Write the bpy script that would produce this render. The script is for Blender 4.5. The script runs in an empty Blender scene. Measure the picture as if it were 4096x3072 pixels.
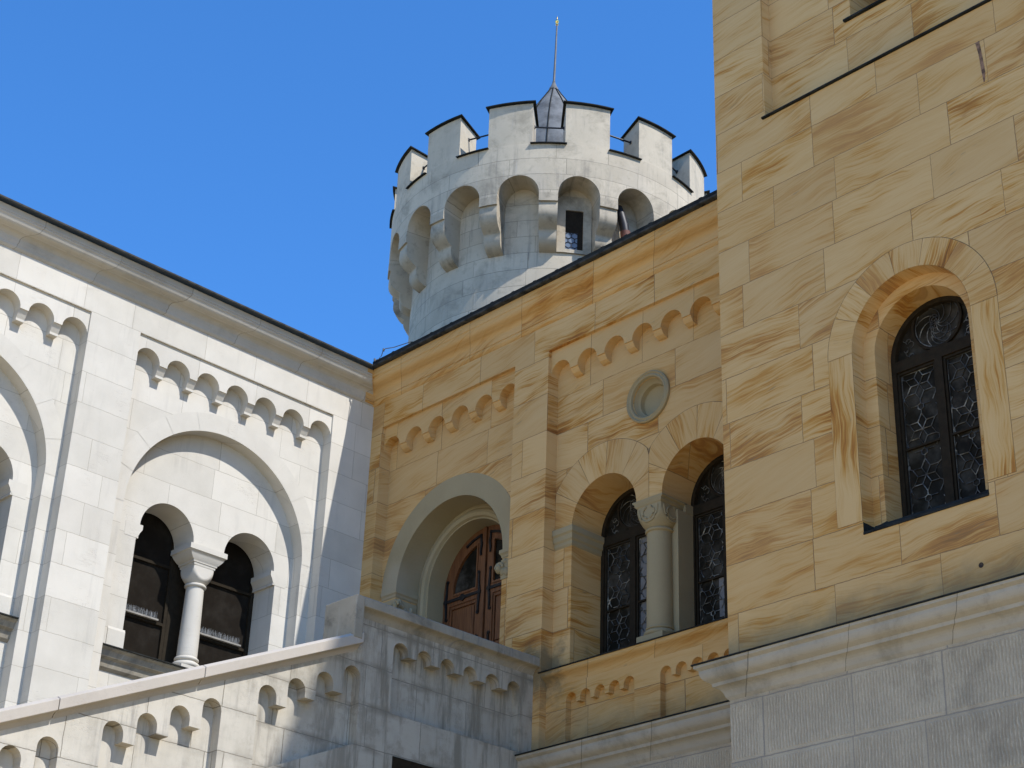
import bpy, bmesh, math, random
from math import sin, cos, pi, sqrt, radians, degrees, atan2, floor
from mathutils import Vector, Matrix
from mathutils.geometry import tessellate_polygon

random.seed(7)
ZC = 13.7                      # height of the eaves line above the courtyard
SC = bpy.context.scene
COL = SC.collection

# ------------------------------------------------------------------ camera
CAMLOC = Vector((18.995, -14.877, -12.119 + ZC))
YAW, PIT, ROL = radians(136.97641727), radians(27.6805319), radians(2.11910042)
fw = Vector((cos(PIT)*cos(YAW), cos(PIT)*sin(YAW), sin(PIT)))
r0 = Vector((sin(YAW), -cos(YAW), 0)); u0_ = r0.cross(fw)
rt = cos(ROL)*r0 + sin(ROL)*u0_; up = -sin(ROL)*r0 + cos(ROL)*u0_
cam = bpy.data.cameras.new("camera"); camo = bpy.data.objects.new("camera", cam); COL.objects.link(camo)
camo.matrix_world = Matrix(((rt.x, up.x, -fw.x, CAMLOC.x), (rt.y, up.y, -fw.y, CAMLOC.y), (rt.z, up.z, -fw.z, CAMLOC.z), (0, 0, 0, 1)))
cam.sensor_width = 36.0; cam.lens = 36.0*7080.8154/4096.0; cam.clip_end = 3000
SC.camera = camo

# ------------------------------------------------------------------ sky and sun
SUN = Vector((1.0, 0.155, 1.25)).normalized()
world = bpy.data.worlds.new("World"); SC.world = world; world.use_nodes = True
wn = world.node_tree; wn.nodes.clear()
sky = wn.nodes.new('ShaderNodeTexSky'); sky.sky_type = 'NISHITA'; sky.sun_disc = False
sky.sun_elevation = math.asin(SUN.z); sky.sun_rotation = atan2(SUN.x, SUN.y)
sky.altitude = 900; sky.air_density = 1.0; sky.dust_density = 0.0; sky.ozone_density = 10.0
bg = wn.nodes.new('ShaderNodeBackground'); bg.inputs['Strength'].default_value = 0.15
wo = wn.nodes.new('ShaderNodeOutputWorld')
hs = wn.nodes.new('ShaderNodeHueSaturation'); hs.inputs['Saturation'].default_value = 1.12
wn.links.new(sky.outputs[0], hs.inputs['Color']); wn.links.new(hs.outputs[0], bg.inputs[0]); wn.links.new(bg.outputs[0], wo.inputs[0])
sl = bpy.data.lights.new("sun", 'SUN'); sl.energy = 2.8; sl.angle = radians(0.53); sl.color = (1.0, 0.985, 0.96)
so = bpy.data.objects.new("sun", sl); COL.objects.link(so)
so.rotation_euler = SUN.to_track_quat('Z', 'Y').to_euler(); so.location = (30, 5, 60)
SC.view_settings.view_transform = 'Standard'; SC.view_settings.look = 'None'
SC.view_settings.exposure = 0.95; SC.view_settings.gamma = 1.0
SC.cycles.max_bounces = 8; SC.cycles.diffuse_bounces = 5

# ------------------------------------------------------------------ node helper
class NT:
    def __init__(s, name):
        s.m = bpy.data.materials.new(name); s.m.use_nodes = True
        s.t = s.m.node_tree; s.t.nodes.clear()
        s.out = s.t.nodes.new('ShaderNodeOutputMaterial')
        s.b = s.t.nodes.new('ShaderNodeBsdfPrincipled'); s.t.links.new(s.b.outputs[0], s.out.inputs[0])
    def n(s, typ, ins=None, **kw):
        nd = s.t.nodes.new(typ)
        for k, v in kw.items(): setattr(nd, k, v)
        for k, v in (ins or {}).items(): s.set(nd.inputs[k], v)
        return nd
    def set(s, inp, v):
        if hasattr(v, 'links') or isinstance(v, bpy.types.NodeSocket): s.t.links.new(v, inp)
        else: inp.default_value = v
    def math(s, op, a, b=0.0, c=0.0, clamp=False):
        nd = s.t.nodes.new('ShaderNodeMath'); nd.operation = op; nd.use_clamp = clamp
        s.set(nd.inputs[0], a); s.set(nd.inputs[1], b)
        if len(nd.inputs) > 2: s.set(nd.inputs[2], c)
        return nd.outputs[0]
    def xyz(s, x, y, z=0.0):
        nd = s.t.nodes.new('ShaderNodeCombineXYZ'); s.set(nd.inputs[0], x); s.set(nd.inputs[1], y); s.set(nd.inputs[2], z); return nd.outputs[0]
    def noise(s, vec, scale=1.0, detail=4.0, rough=0.6, dist=0.0):
        nd = s.n('ShaderNodeTexNoise', {'Vector': vec, 'Scale': scale, 'Detail': detail, 'Roughness': rough, 'Distortion': dist}); return nd.outputs[0]
    def mix(s, f, a, b, bt='MIX'):
        nd = s.t.nodes.new('ShaderNodeMix'); nd.data_type = 'RGBA'; nd.blend_type = bt; nd.clamp_factor = True
        s.set(nd.inputs[0], f)
        for i, v in ((6, a), (7, b)):
            s.set(nd.inputs[i], v if not isinstance(v, tuple) or len(v) == 4 else (*v, 1.0))
        return nd.outputs[2]
    def ramp(s, f, stops, interp='LINEAR'):
        nd = s.t.nodes.new('ShaderNodeValToRGB'); cr = nd.color_ramp; cr.interpolation = interp
        while len(cr.elements) < len(stops): cr.elements.new(0.5)
        for e, (p, c) in zip(cr.elements, stops):
            e.position = p; e.color = (*c, 1.0) if isinstance(c, tuple) else (c, c, c, 1.0)
        s.set(nd.inputs[0], f); return nd.outputs[0]
    def sstep(s, x, a, b):
        nd = s.n('ShaderNodeMapRange', {0: x, 1: a, 2: b, 3: 0.0, 4: 1.0}, interpolation_type='SMOOTHSTEP'); return nd.outputs[0]
    def bump(s, h, strength=0.3, dist=0.01):
        nd = s.n('ShaderNodeBump', {'Strength': strength, 'Distance': dist, 'Height': h}); s.t.links.new(nd.outputs[0], s.b.inputs['Normal'])
    def base(s, c, rough=0.9, metal=0.0, spec=0.3):
        s.set(s.b.inputs['Base Color'], c if not isinstance(c, tuple) else (*c, 1.0))
        s.set(s.b.inputs['Roughness'], rough); s.set(s.b.inputs['Metallic'], metal); s.set(s.b.inputs['Specular IOR Level'], spec)
        return s.m

def wall_uv(t, mode):
    """u along the wall, v up; wraps round corners"""
    geo = t.n('ShaderNodeNewGeometry'); sp = t.n('ShaderNodeSeparateXYZ', {0: geo.outputs['Position']})
    x, y, z = sp.outputs
    v = t.math('SUBTRACT', z, ZC)
    if mode == 'W': u = t.math('SUBTRACT', y, x)
    elif mode == 'Y': u = t.math('ADD', x, y)
    else:           # cylinder round the tower axis
        a = t.math('ARCTAN2', t.math('SUBTRACT', y, TY), t.math('SUBTRACT', x, TX)); u = t.math('MULTIPLY', a, 3.1)
    return u, v, geo.outputs['Position']

def bricks(t, u, v, v0, h, bw, mortar, jit=0.35, smooth=0.3):
    geo_ = t.n('ShaderNodeNewGeometry').outputs['Position']
    wb = t.math('SUBTRACT', t.noise(geo_, 7.0, 4.0, .7), .5)
    v = t.math('ADD', v, t.math('MULTIPLY', wb, .022)); u = t.math('ADD', u, t.math('MULTIPLY', wb, .022))
    vv = t.math('SUBTRACT', v, v0)
    row = t.math('FLOOR', t.math('DIVIDE', vv, h))
    wnz = t.n('ShaderNodeTexWhiteNoise', {'W': t.math('ADD', row, 0.37)}, noise_dimensions='1D').outputs[0]
    u2 = t.math('ADD', u, t.math('MULTIPLY', wnz, bw))
    nz = t.noise(t.xyz(t.math('MULTIPLY', u2, 0.75), t.math('MULTIPLY', row, 7.7)), 1.0, 0.0)
    u2 = t.math('ADD', u2, t.math('MULTIPLY', nz, jit*bw*2))
    br = t.n('ShaderNodeTexBrick', {'Vector': t.xyz(u2, vv), 'Color1': (0, 0, 0, 1), 'Color2': (1, 1, 1, 1), 'Mortar': (.5, .5, .5, 1), 'Scale': 1.0,
             'Mortar Size': mortar, 'Mortar Smooth': smooth, 'Bias': 0.0, 'Brick Width': bw, 'Row Height': h}, offset=0.0, squash=1.0)
    return br.outputs['Color'], br.outputs['Fac'], u2, vv

TX, TY = -2.43, 6.0

SAND = [(0.0, (.59, .385, .170)), (.36, (.55, .338, .130)), (.46, (.505, .285, .086)), (.55, (.46, .225, .048)), (.68, (.38, .158, .030)), (.84, (.28, .108, .021)), (1.0, (.17, .068, .016))]
def sandstone(name, mode='Y', v0=-4.435, h=.56, bw=1.15, mortar=.0045, streak=1.0, grey=0.0):
    t = NT(name)
    if mode == 'uv':
        uvn = t.n('ShaderNodeUVMap'); sp = t.n('ShaderNodeSeparateXYZ', {0: uvn.outputs[0]})
        u, v = sp.outputs[0], sp.outputs[1]
        r = t.n('ShaderNodeAttribute', attribute_name='seed').outputs['Fac']; fac = 0.0; ang_s = .35
        geo = t.n('ShaderNodeNewGeometry'); pos = geo.outputs['Position']
    else:
        u, v, pos = wall_uv(t, mode)
        r, fac, _, _ = bricks(t, u, v, v0, h, bw, mortar)
        ang_s = .36
    r2 = t.math('FRACT', t.math('MULTIPLY', r, 7.13)); r3 = t.math('FRACT', t.math('MULTIPLY', r, 31.7)); r4 = t.math('FRACT', t.math('MULTIPLY', r, 83.3))
    ang = t.math('MULTIPLY', t.math('SUBTRACT', r3, .30), ang_s) if mode != 'uv' else t.math('MULTIPLY', t.math('SUBTRACT', r3, .5), ang_s)
    rot = t.n('ShaderNodeVectorRotate', {'Vector': t.xyz(u, v), 'Axis': (0, 0, 1), 'Angle': t.math('MULTIPLY', ang, -1.0)}, rotation_type='AXIS_ANGLE')
    s2 = t.n('ShaderNodeSeparateXYZ', {0: rot.outputs[0]})
    a = t.math('ADD', s2.outputs[0], t.math('MULTIPLY', r2, 40.0)); b = t.math('ADD', s2.outputs[1], t.math('MULTIPLY', r4, 40.0))
    warp = t.noise(t.xyz(a, t.math('MULTIPLY', b, 1.6)), 1.1, 2.0)
    b = t.math('ADD', b, t.math('MULTIPLY', t.math('SUBTRACT', warp, .5), .24))
    n1 = t.noise(t.xyz(t.math('MULTIPLY', a, .9), t.math('MULTIPLY', b, 11.0)), 1.0, 6.0, .66)
    n2 = t.noise(t.xyz(t.math('MULTIPLY', a, 1.8), t.math('MULTIPLY', b, 55.0)), 1.0, 3.0, .6)
    n3 = t.noise(t.xyz(t.math('MULTIPLY', a, .8), t.math('MULTIPLY', b, 2.4)), 1.0, 2.0, .5)
    n4 = t.noise(t.xyz(t.math('MULTIPLY', a, 1.3), t.math('MULTIPLY', b, 27.0)), 1.0, 4.0, .65)
    amp = t.math('ADD', t.math('MULTIPLY', r2, .62*streak), .52*streak)
    f = t.math('ADD', t.math('MULTIPLY', t.math('SUBTRACT', n1, .5), 1.1), t.math('MULTIPLY', t.math('SUBTRACT', n3, .5), 1.9))
    f = t.math('ADD', f, t.math('MULTIPLY', t.math('SUBTRACT', n2, .5), 1.0))
    f = t.math('ADD', f, t.math('MULTIPLY', t.math('SUBTRACT', n4, .5), 1.45))
    f = t.math('ADD', t.math('MULTIPLY', f, amp), t.math('ADD', .35, t.math('MULTIPLY', t.math('SUBTRACT', r4, .5), .20)))
    c = t.ramp(f, SAND)
    # pinkish and greyer blocks here and there
    c = t.mix(t.math('MULTIPLY', t.sstep(r4, .35, .9), .38), c, (.50, .315, .135))
    gm = t.math('MULTIPLY', t.sstep(r3, .62, .98), .30)
    c = t.mix(t.math('ADD', gm, grey), c, (.44, .29, .135))
    # thin rust-brown bedding lines, some blocks only
    rl = t.noise(t.xyz(t.math('MULTIPLY', a, .75), t.math('MULTIPLY', b, 13.0), 3.3), 1.0, 3.0, .55)
    rl = t.math('SUBTRACT', 1.0, t.math('MULTIPLY', t.math('ABSOLUTE', t.math('SUBTRACT', rl, .53)), 34.0), clamp=True)
    rl = t.math('MULTIPLY', rl, t.math('MULTIPLY', t.sstep(n3, .48, .62), t.sstep(r2, .25, .6)))
    c = t.mix(t.math('MULTIPLY', rl, .65), c, (.30, .135, .035))
    # sooty specks that follow the bedding
    sp_ = t.noise(t.xyz(t.math('MULTIPLY', a, 5.0), t.math('MULTIPLY', b, 26.0)), 1.0, 2.0, .5)
    pm = t.math('MULTIPLY', t.sstep(sp_, .62, .74), t.math('MULTIPLY', t.sstep(n3, .50, .60), t.sstep(r3, .3, .6)))
    c = t.mix(t.math('MULTIPLY', pm, .55), c, (.20, .16, .095))
    big = t.noise(pos, .45, 3.0)
    c = t.mix(t.math('MULTIPLY', t.math('SUBTRACT', big, .35), .25, clamp=True), c, (.38, .235, .088))
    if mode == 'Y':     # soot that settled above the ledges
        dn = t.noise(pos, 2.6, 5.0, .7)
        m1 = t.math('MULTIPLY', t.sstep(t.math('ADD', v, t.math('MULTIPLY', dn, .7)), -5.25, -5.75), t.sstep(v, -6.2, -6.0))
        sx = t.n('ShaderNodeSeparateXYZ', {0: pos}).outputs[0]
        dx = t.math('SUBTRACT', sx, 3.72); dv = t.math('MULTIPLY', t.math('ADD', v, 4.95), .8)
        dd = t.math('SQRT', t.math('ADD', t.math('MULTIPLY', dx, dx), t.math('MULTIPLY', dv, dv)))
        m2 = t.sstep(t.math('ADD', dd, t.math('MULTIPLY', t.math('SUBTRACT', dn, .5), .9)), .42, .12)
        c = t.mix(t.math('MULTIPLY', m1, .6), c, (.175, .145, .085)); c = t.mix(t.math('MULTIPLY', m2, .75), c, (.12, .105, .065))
    if mode != 'uv': c = t.mix(t.math('MULTIPLY', fac, .8), c, (.17, .105, .05))
    g = t.noise(pos, 160.0, 2.0); c = t.mix(.10, c, g, 'SOFT_LIGHT')
    t.bump(t.math('SUBTRACT', t.math('ADD', t.math('MULTIPLY', n2, .18), t.math('MULTIPLY', g, .12)), fac), .35, .006)
    return t.base(c, .88)

def limestone(name, mode='W', v0=-.40, h=.45, bw=.95, mortar=.004, c0=(.54, .52, .465), c1=(.47, .45, .40), jc=(.33, .30, .25), jf=.75, stain=0.0, rain=0.0, joints=True, scol=(.30, .28, .25), ledge=0.0):
    t = NT(name); u, v, pos = wall_uv(t, mode)
    if joints: r, fac, _, _ = bricks(t, u, v, v0, h, bw, mortar)
    else: r, fac = .5, 0.0
    r2 = t.math('FRACT', t.math('MULTIPLY', r, 9.31))
    n = t.noise(pos, 2.2, 5.0, .6)
    c = t.mix(t.math('ADD', t.math('MULTIPLY', r2, .75), t.math('MULTIPLY', t.math('SUBTRACT', n, .5), 1.5), clamp=True), c0, c1)
    # veins and pits
    vn = t.noise(t.xyz(t.math('MULTIPLY', u, 3.5), t.math('MULTIPLY', v, 13.0), r2), 1.0, 5.0, .65, .6)
    ve = t.math('SUBTRACT', 1.0, t.math('MULTIPLY', t.math('ABSOLUTE', t.math('SUBTRACT', vn, .5)), 45.0), clamp=True)
    vm = t.math('MULTIPLY', ve, t.sstep(t.noise(pos, 1.7, 2.0), .56, .68))
    c = t.mix(t.math('MULTIPLY', vm, .30), c, (.40, .35, .29))
    pit = t.sstep(t.noise(t.xyz(t.math('MULTIPLY', u, 17.0), t.math('MULTIPLY', v, 42.0), u), 1.0, 1.0), .76, .80)
    c = t.mix(t.math('MULTIPLY', pit, .4), c, (.36, .31, .26))
    warm = t.sstep(t.noise(pos, .8, 2.0), .55, .75); c = t.mix(t.math('MULTIPLY', warm, .25), c, (.50, .45, .375))
    if stain:
        s = t.noise(pos, 1.35, 6.0, .7, .4); s = t.sstep(s, .48, .70)
        c = t.mix(t.math('MULTIPLY', s, stain), c, scol)
        s = t.noise(pos, 6.0, 5.0, .7); s = t.sstep(s, .52, .75)
        c = t.mix(t.math('MULTIPLY', s, stain*.6), c, scol)
    if rain:
        s = t.noise(t.xyz(t.math('MULTIPLY', u, 9.0), t.math('MULTIPLY', v, .75)), 1.0, 5.0, .65)
        s = t.math('MULTIPLY', t.sstep(s, .50, .68), t.sstep(t.noise(pos, .9, 3.0), .42, .60))
        c = t.mix(t.math('MULTIPLY', s, rain), c, (.17, .155, .14))
        s = t.noise(t.xyz(t.math('MULTIPLY', u, 13.0), t.math('MULTIPLY', v, .9), 5.0), 1.0, 4.0, .6)
        c = t.mix(t.math('MULTIPLY', t.sstep(s, .60, .72), rain*.5), c, (.50, .485, .46))
    if ledge:       # grime along the bed joints, worst towards the landing, where shade is painted in too
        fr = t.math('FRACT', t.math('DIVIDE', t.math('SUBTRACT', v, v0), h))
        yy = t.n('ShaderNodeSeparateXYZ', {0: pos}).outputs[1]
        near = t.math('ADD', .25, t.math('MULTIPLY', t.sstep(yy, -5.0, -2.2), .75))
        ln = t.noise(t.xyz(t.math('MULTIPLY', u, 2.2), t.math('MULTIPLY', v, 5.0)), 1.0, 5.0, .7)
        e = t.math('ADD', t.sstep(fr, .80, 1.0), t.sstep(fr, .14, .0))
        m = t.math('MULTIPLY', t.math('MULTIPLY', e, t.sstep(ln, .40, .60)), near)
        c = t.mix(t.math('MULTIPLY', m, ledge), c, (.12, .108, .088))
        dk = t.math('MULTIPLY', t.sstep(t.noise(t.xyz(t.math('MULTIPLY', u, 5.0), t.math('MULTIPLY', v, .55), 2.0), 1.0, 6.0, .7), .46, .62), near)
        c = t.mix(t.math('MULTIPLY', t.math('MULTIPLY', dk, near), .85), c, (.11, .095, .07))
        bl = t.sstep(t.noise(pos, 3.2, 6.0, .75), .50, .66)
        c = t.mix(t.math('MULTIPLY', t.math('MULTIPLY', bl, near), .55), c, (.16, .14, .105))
        c = t.mix(t.math('MULTIPLY', t.math('SUBTRACT', near, .25), .62), c, (.29, .25, .18))  # darker, warmer tone laid in to deepen the shade by the landing
    if joints: c = t.mix(t.math('MULTIPLY', fac, jf), c, jc)
    g = t.noise(pos, 90.0, 3.0, .7); c = t.mix(.12, c, g, 'SOFT_LIGHT')
    t.bump(t.math('SUBTRACT', t.math('ADD', t.math('MULTIPLY', g, .25), t.math('MULTIPLY', n, .8)), t.math('MULTIPLY', t.math('ADD', fac, vm), .6)), .35, .008)
    return t.base(c, .85)

def tooled(name, v0=-7.13, h=.62, bw=1.05):
    t = NT(name); u, v, pos = wall_uv(t, 'Y')
    r, fac, u2, vv = bricks(t, u, v, v0, h, bw, .008)
    br = t.n('ShaderNodeTexBrick', {'Vector': t.xyz(u2, vv), 'Scale': 1.0, 'Mortar Size': .045, 'Mortar Smooth': .35, 'Brick Width': bw, 'Row Height': h}, offset=0.0)
    inner = t.math('SUBTRACT', 1.0, br.outputs['Fac'])
    r2 = t.math('FRACT', t.math('MULTIPLY', r, 9.31))
    n = t.noise(pos, 2.5, 5.0, .65)
    c = t.mix(t.math('ADD', t.math('MULTIPLY', r2, .5), t.math('MULTIPLY', t.math('SUBTRACT', n, .45), 1.6), clamp=True), (.44, .372, .272), (.29, .245, .182))
    wob = t.math('MULTIPLY', t.noise(pos, 6.0, 3.0), .05)
    wv = t.math('SINE', t.math('MULTIPLY', t.math('ADD', u, wob), 2*pi/.037))
    brk = t.noise(t.xyz(t.math('MULTIPLY', u, 28.0), t.math('MULTIPLY', v, 11.0)), 1.0, 3.0, .6)
    tm = t.math('ADD', t.math('MULTIPLY', wv, .5), .5)
    light = t.math('MULTIPLY', t.math('MULTIPLY', t.sstep(tm, .70, 1.0), t.sstep(brk, .44, .64)), inner)
    dark = t.math('MULTIPLY', t.math('MULTIPLY', t.sstep(tm, .40, .05), t.sstep(brk, .40, .6)), inner)
    c = t.mix(t.math('MULTIPLY', light, .62), c, (.58, .50, .38)); c = t.mix(t.math('MULTIPLY', dark, .35), c, (.22, .185, .13))
    pt = t.sstep(t.noise(pos, 1.1, 5.0, .7), .52, .70); c = t.mix(t.math('MULTIPLY', pt, .5), c, (.20, .172, .13))
    c = t.mix(t.math('MULTIPLY', fac, .6), c, (.19, .175, .16))
    g = t.noise(pos, 60.0, 4.0, .75); c = t.mix(.45, c, g, 'SOFT_LIGHT')
    t.bump(t.math('ADD', t.math('MULTIPLY', t.math('MULTIPLY', tm, inner), 1.0), t.math('SUBTRACT', t.math('MULTIPLY', g, .3), fac)), .6, .012)
    return t.base(c, .9)

def simple(name, col, rough=.6, metal=0.0, var=.2, scale=8.0, spec=.4, bump=.15, col2=None):
    t = NT(name); geo = t.n('ShaderNodeNewGeometry'); pos = geo.outputs['Position']
    n = t.noise(pos, scale, 5.0, .65)
    c2 = col2 or tuple(x*(1-var*1.6) for x in col)
    c = t.mix(t.sstep(n, .35, .7), col, c2)
    g = t.noise(pos, scale*9, 2.0)
    t.bump(t.math('ADD', n, t.math('MULTIPLY', g, .3)), bump, .006)
    return t.base(c, rough, metal, spec)

def wood(name):
    t = NT(name); geo = t.n('ShaderNodeNewGeometry'); sp = t.n('ShaderNodeSeparateXYZ', {0: geo.outputs['Position']})
    x, y, z = sp.outputs
    n = t.noise(t.xyz(t.math('MULTIPLY', x, 46.0), t.math('MULTIPLY', z, 2.4), y), 1.0, 4.0, .6, .5)
    c = t.ramp(n, [(.25, (.06, .022, .008)), (.5, (.145, .056, .020)), (.75, (.21, .085, .031))])
    t.bump(n, .25, .004)
    return t.base(c, .5, 0.0, .4)

def glass(name, col=(.015, .013, .0095), var=(.085, .076, .062), rough=.08, spec=.02):
    t = NT(name); geo = t.n('ShaderNodeNewGeometry'); pos = geo.outputs['Position']
    n = t.noise(pos, 3.2, 4.0, .65); c = t.mix(t.sstep(n, .40, .85), col, var)  # paler noise patches in the colour stand for reflections
    w = t.noise(pos, 7.0, 2.0); t.bump(w, .25, .012)
    return t.base(c, rough, 0.0, spec)

M = {}
M['white'] = limestone('white limestone ashlar', c0=(.595, .548, .465), c1=(.485, .445, .372), jc=(.33, .29, .225), jf=.85, rain=.14)
M['white_trim'] = limestone('white limestone trim', joints=False, c0=(.585, .54, .458), c1=(.50, .458, .385), stain=.14, scol=(.36, .325, .265)) if True else limestone('x', c0=(0.567, 0.523, 0.405), c1=(0.483, 0.442, 0.342), stain=.12, scol=(0.294, 0.254, 0.189))
M['cornice_w'] = limestone('weathered limestone cornice', joints=True, v0=-5, h=9, bw=1.15, c0=(.50, .462, .395), c1=(.40, .37, .312), stain=.4, scol=(.25, .225, .185), mortar=.006, jc=(.22, .19, .145))
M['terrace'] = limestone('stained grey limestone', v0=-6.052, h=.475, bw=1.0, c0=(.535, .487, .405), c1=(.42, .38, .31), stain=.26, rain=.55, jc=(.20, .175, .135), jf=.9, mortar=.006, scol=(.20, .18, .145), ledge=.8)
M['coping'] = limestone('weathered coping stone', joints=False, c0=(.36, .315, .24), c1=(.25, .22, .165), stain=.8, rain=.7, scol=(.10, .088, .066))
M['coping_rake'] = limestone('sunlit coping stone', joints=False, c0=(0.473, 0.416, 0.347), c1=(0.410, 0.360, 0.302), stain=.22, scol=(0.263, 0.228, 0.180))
M['tower'] = limestone('pale tower ashlar', mode='T', v0=4.20, h=.345, bw=1.25, jf=.6, stain=.55, rain=.45, jc=(.15, .13, .10), mortar=.006, scol=(.21, .18, .13), c0=(.58, .495, .365), c1=(.44, .375, .275)) if True else limestone('x', c0=(0.430, 0.391, 0.306), c1=(0.347, 0.315, 0.248), stain=.34, rain=.28, jc=(0.189, 0.162, 0.122), mortar=.005, scol=(0.200, 0.178, 0.140))
M['merlon'] = limestone('merlon stone', mode='T', joints=False, stain=.55, rain=.3, scol=(.21, .18, .13), c0=(.59, .505, .375), c1=(.46, .395, .29)) if True else limestone('x', c0=(0.441, 0.396, 0.310), c1=(0.367, 0.330, 0.261), stain=.34, scol=(0.210, 0.188, 0.149))
M['corbel_t'] = limestone('corbel stone', mode='T', joints=False, stain=.7, rain=.3, scol=(.13, .112, .08), c0=(.53, .45, .33), c1=(.38, .325, .24)) if True else limestone('x', c0=(0.420, 0.381, 0.302), c1=(0.326, 0.294, 0.234), stain=.45, scol=(0.147, 0.132, 0.104))
M['grey'] = limestone('grey smooth stone', mode='Y', joints=False, c0=(0.347, 0.279, 0.158), c1=(0.294, 0.233, 0.131), stain=.12, scol=(0.210, 0.162, 0.090))
M['base_corn'] = limestone('grey moulded base cornice', mode='Y', joints=True, v0=-20, h=40, bw=1.2, c0=(.40, .355, .285), c1=(.31, .28, .225), stain=.55, mortar=.006, jc=(.13, .115, .085), scol=(.16, .145, .11))
M['tooled'] = tooled('tooled grey ashlar')
M['sand'] = sandstone('yellow sandstone ashlar')
M['sand_f'] = sandstone('yellow sandstone frieze', v0=-1.095, h=.70, bw=.97, streak=.55)
M['sand_c'] = sandstone('yellow sandstone cornice', v0=-20, h=40, bw=1.22, mortar=.005, streak=.8)
M['sand_uv'] = sandstone('yellow sandstone voussoirs', mode='uv', streak=1.1)
M['sand_a'] = sandstone('yellow sandstone apron', v0=-6.08, h=.56, bw=1.7, streak=.6)
M['joint'] = simple('mortar joint', (.17, .11, .055), .95)
M['dark'] = simple('dark copper flashing', (.026, .027, .024), .8, 0.0, .4, 5.0, .12)
M['roof'] = simple('dark sheet roof', (.07, .066, .058), .8, 0.0, .3, 8.0, .15)
M['lead'] = simple('grey lead sheet', (.185, .185, .18), .75, .0, .3, 3.0, .15)
M['rod'] = simple('zinc rod', (.13, .13, .13), .6, .2, .15)
M['iron'] = simple('black wrought iron', (.016, .016, .018), .5, .3, .3, 20.0)
M['frame'] = simple('dark bronze window frame', (.028, .021, .013), .7, 0.0, .2, 14.0, .08)
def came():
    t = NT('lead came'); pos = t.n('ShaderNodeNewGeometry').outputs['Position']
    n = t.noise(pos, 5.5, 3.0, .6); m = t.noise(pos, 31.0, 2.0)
    c = t.ramp(t.math('ADD', t.math('MULTIPLY', n, .75), t.math('MULTIPLY', m, .25)), [(.40, (.03, .029, .026)), (.51, (.075, .072, .064)), (.58, (.17, .163, .14)), (.68, (.42, .40, .34))])  # pale noise stretches painted in as glints along the lead
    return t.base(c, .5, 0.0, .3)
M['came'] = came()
M['glass_c'] = glass('leaded glass with pale curtain', (.15, .145, .14), (.27, .26, .255), .12)
M['gold'] = simple('gilded finial', (.95, .62, .2), .25, 1.0, .1)
M['lip'] = simple('weathered gutter lip', (.06, .06, .055), .8, 0, .5, 6.0, .15)
M['rust'] = simple('rusty iron', (.07, .045, .03), .9, 0, .4, 30.0)
M['patch'] = simple('reddish repair mortar', (.29, .165, .10), .95, 0, .5, 14.0)
M['wood'] = wood('red brown oak')
M['glass'] = glass('dark leaded glass')
M['glass_w'] = glass('dark window glass', (.016, .013, .010), (.03, .026, .021), .05)
M['glass_t'] = glass('pale leaded glass', (.16, .20, .26), (.24, .28, .34), .12)
M['spike'] = simple('pale bird spikes', (.16, .165, .165), .5, .2, .1)
M['ledge'] = simple('pale transom ledge', (.30, .275, .235), .6, 0, .2)
M['dim'] = simple('dim interior plaster', (.05, .045, .038), .9)
M['drain'] = simple('black drainpipe', (.022, .02, .022), .5, .1, .3)
M['drain_r'] = simple('rusty pipe band', (.16, .06, .04), .7, 0, .3)
M['ground'] = simple('courtyard gravel', (.62, .47, .245), .95, 0, .12, 3.0)

# ------------------------------------------------------------------ mesh builder
class MB:
    def __init__(s): s.v = []; s.f = []; s.uv = {}; s.seed = {}; s.sm = set()
    def face(s, pts, uv=None, seed=None, smooth=False):
        i0 = len(s.v); s.v += [tuple(p) for p in pts]; fi = len(s.f); s.f.append(tuple(range(i0, i0+len(pts))))
        if uv: s.uv[fi] = uv
        if seed is not None: s.seed[fi] = seed
        if smooth: s.sm.add(fi)
    def add(s, vs, fs, smooth=False):
        i0 = len(s.v); s.v += [tuple(p) for p in vs]
        for f in fs:
            if smooth: s.sm.add(len(s.f))
            s.f.append(tuple(i+i0 for i in f))
    def build(s, name, mat, parent=None, bevel=0.0, weld=True):
        me = bpy.data.meshes.new(name); me.from_pydata([(x, y, z+ZC) for x, y, z in s.v], [], s.f)
        if s.uv or s.seed:
            ul = me.uv_layers.new(name='UVMap'); at = me.attributes.new('seed', 'FLOAT', 'FACE')
            for p in me.polygons:
                if p.index in s.uv:
                    for k, li in enumerate(p.loop_indices): ul.data[li].uv = s.uv[p.index][k]
                at.data[p.index].value = s.seed.get(p.index, .5)
        for p in me.polygons: p.use_smooth = p.index in s.sm
        bm = bmesh.new(); bm.from_mesh(me)
        if weld: bmesh.ops.remove_doubles(bm, verts=bm.verts, dist=1e-5)
        bmesh.ops.recalc_face_normals(bm, faces=bm.faces)
        bm.to_mesh(me); bm.free()
        me.materials.append(M[mat] if isinstance(mat, str) else mat)
        o = bpy.data.objects.new(name, me); COL.objects.link(o)
        if parent: o.parent = parent
        if s.sm:
            try: me.set_sharp_from_angle(angle=radians(40))
            except Exception: pass
        if bevel:
            b = o.modifiers.new('bevel', 'BEVEL'); b.width = bevel; b.segments = 2; b.limit_method = 'ANGLE'; b.angle_limit = radians(50)
        return o

def thing(name, label, cat, group=None):
    o = bpy.data.objects.new(name, None); COL.objects.link(o); o['label'] = label; o['category'] = cat
    if group: o['group'] = group
    return o

# wall frames: (u along the wall, v height, d outward from the wall plane) -> world
FW = lambda u, v, d: (d, u, v)
FY = lambda u, v, d: (u, -d, v)
RY = -1.15
FR = lambda u, v, d: (u, RY-d, v)
TXP = 3.645
FT = lambda u, v, d: (TXP+d, u, v)

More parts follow.
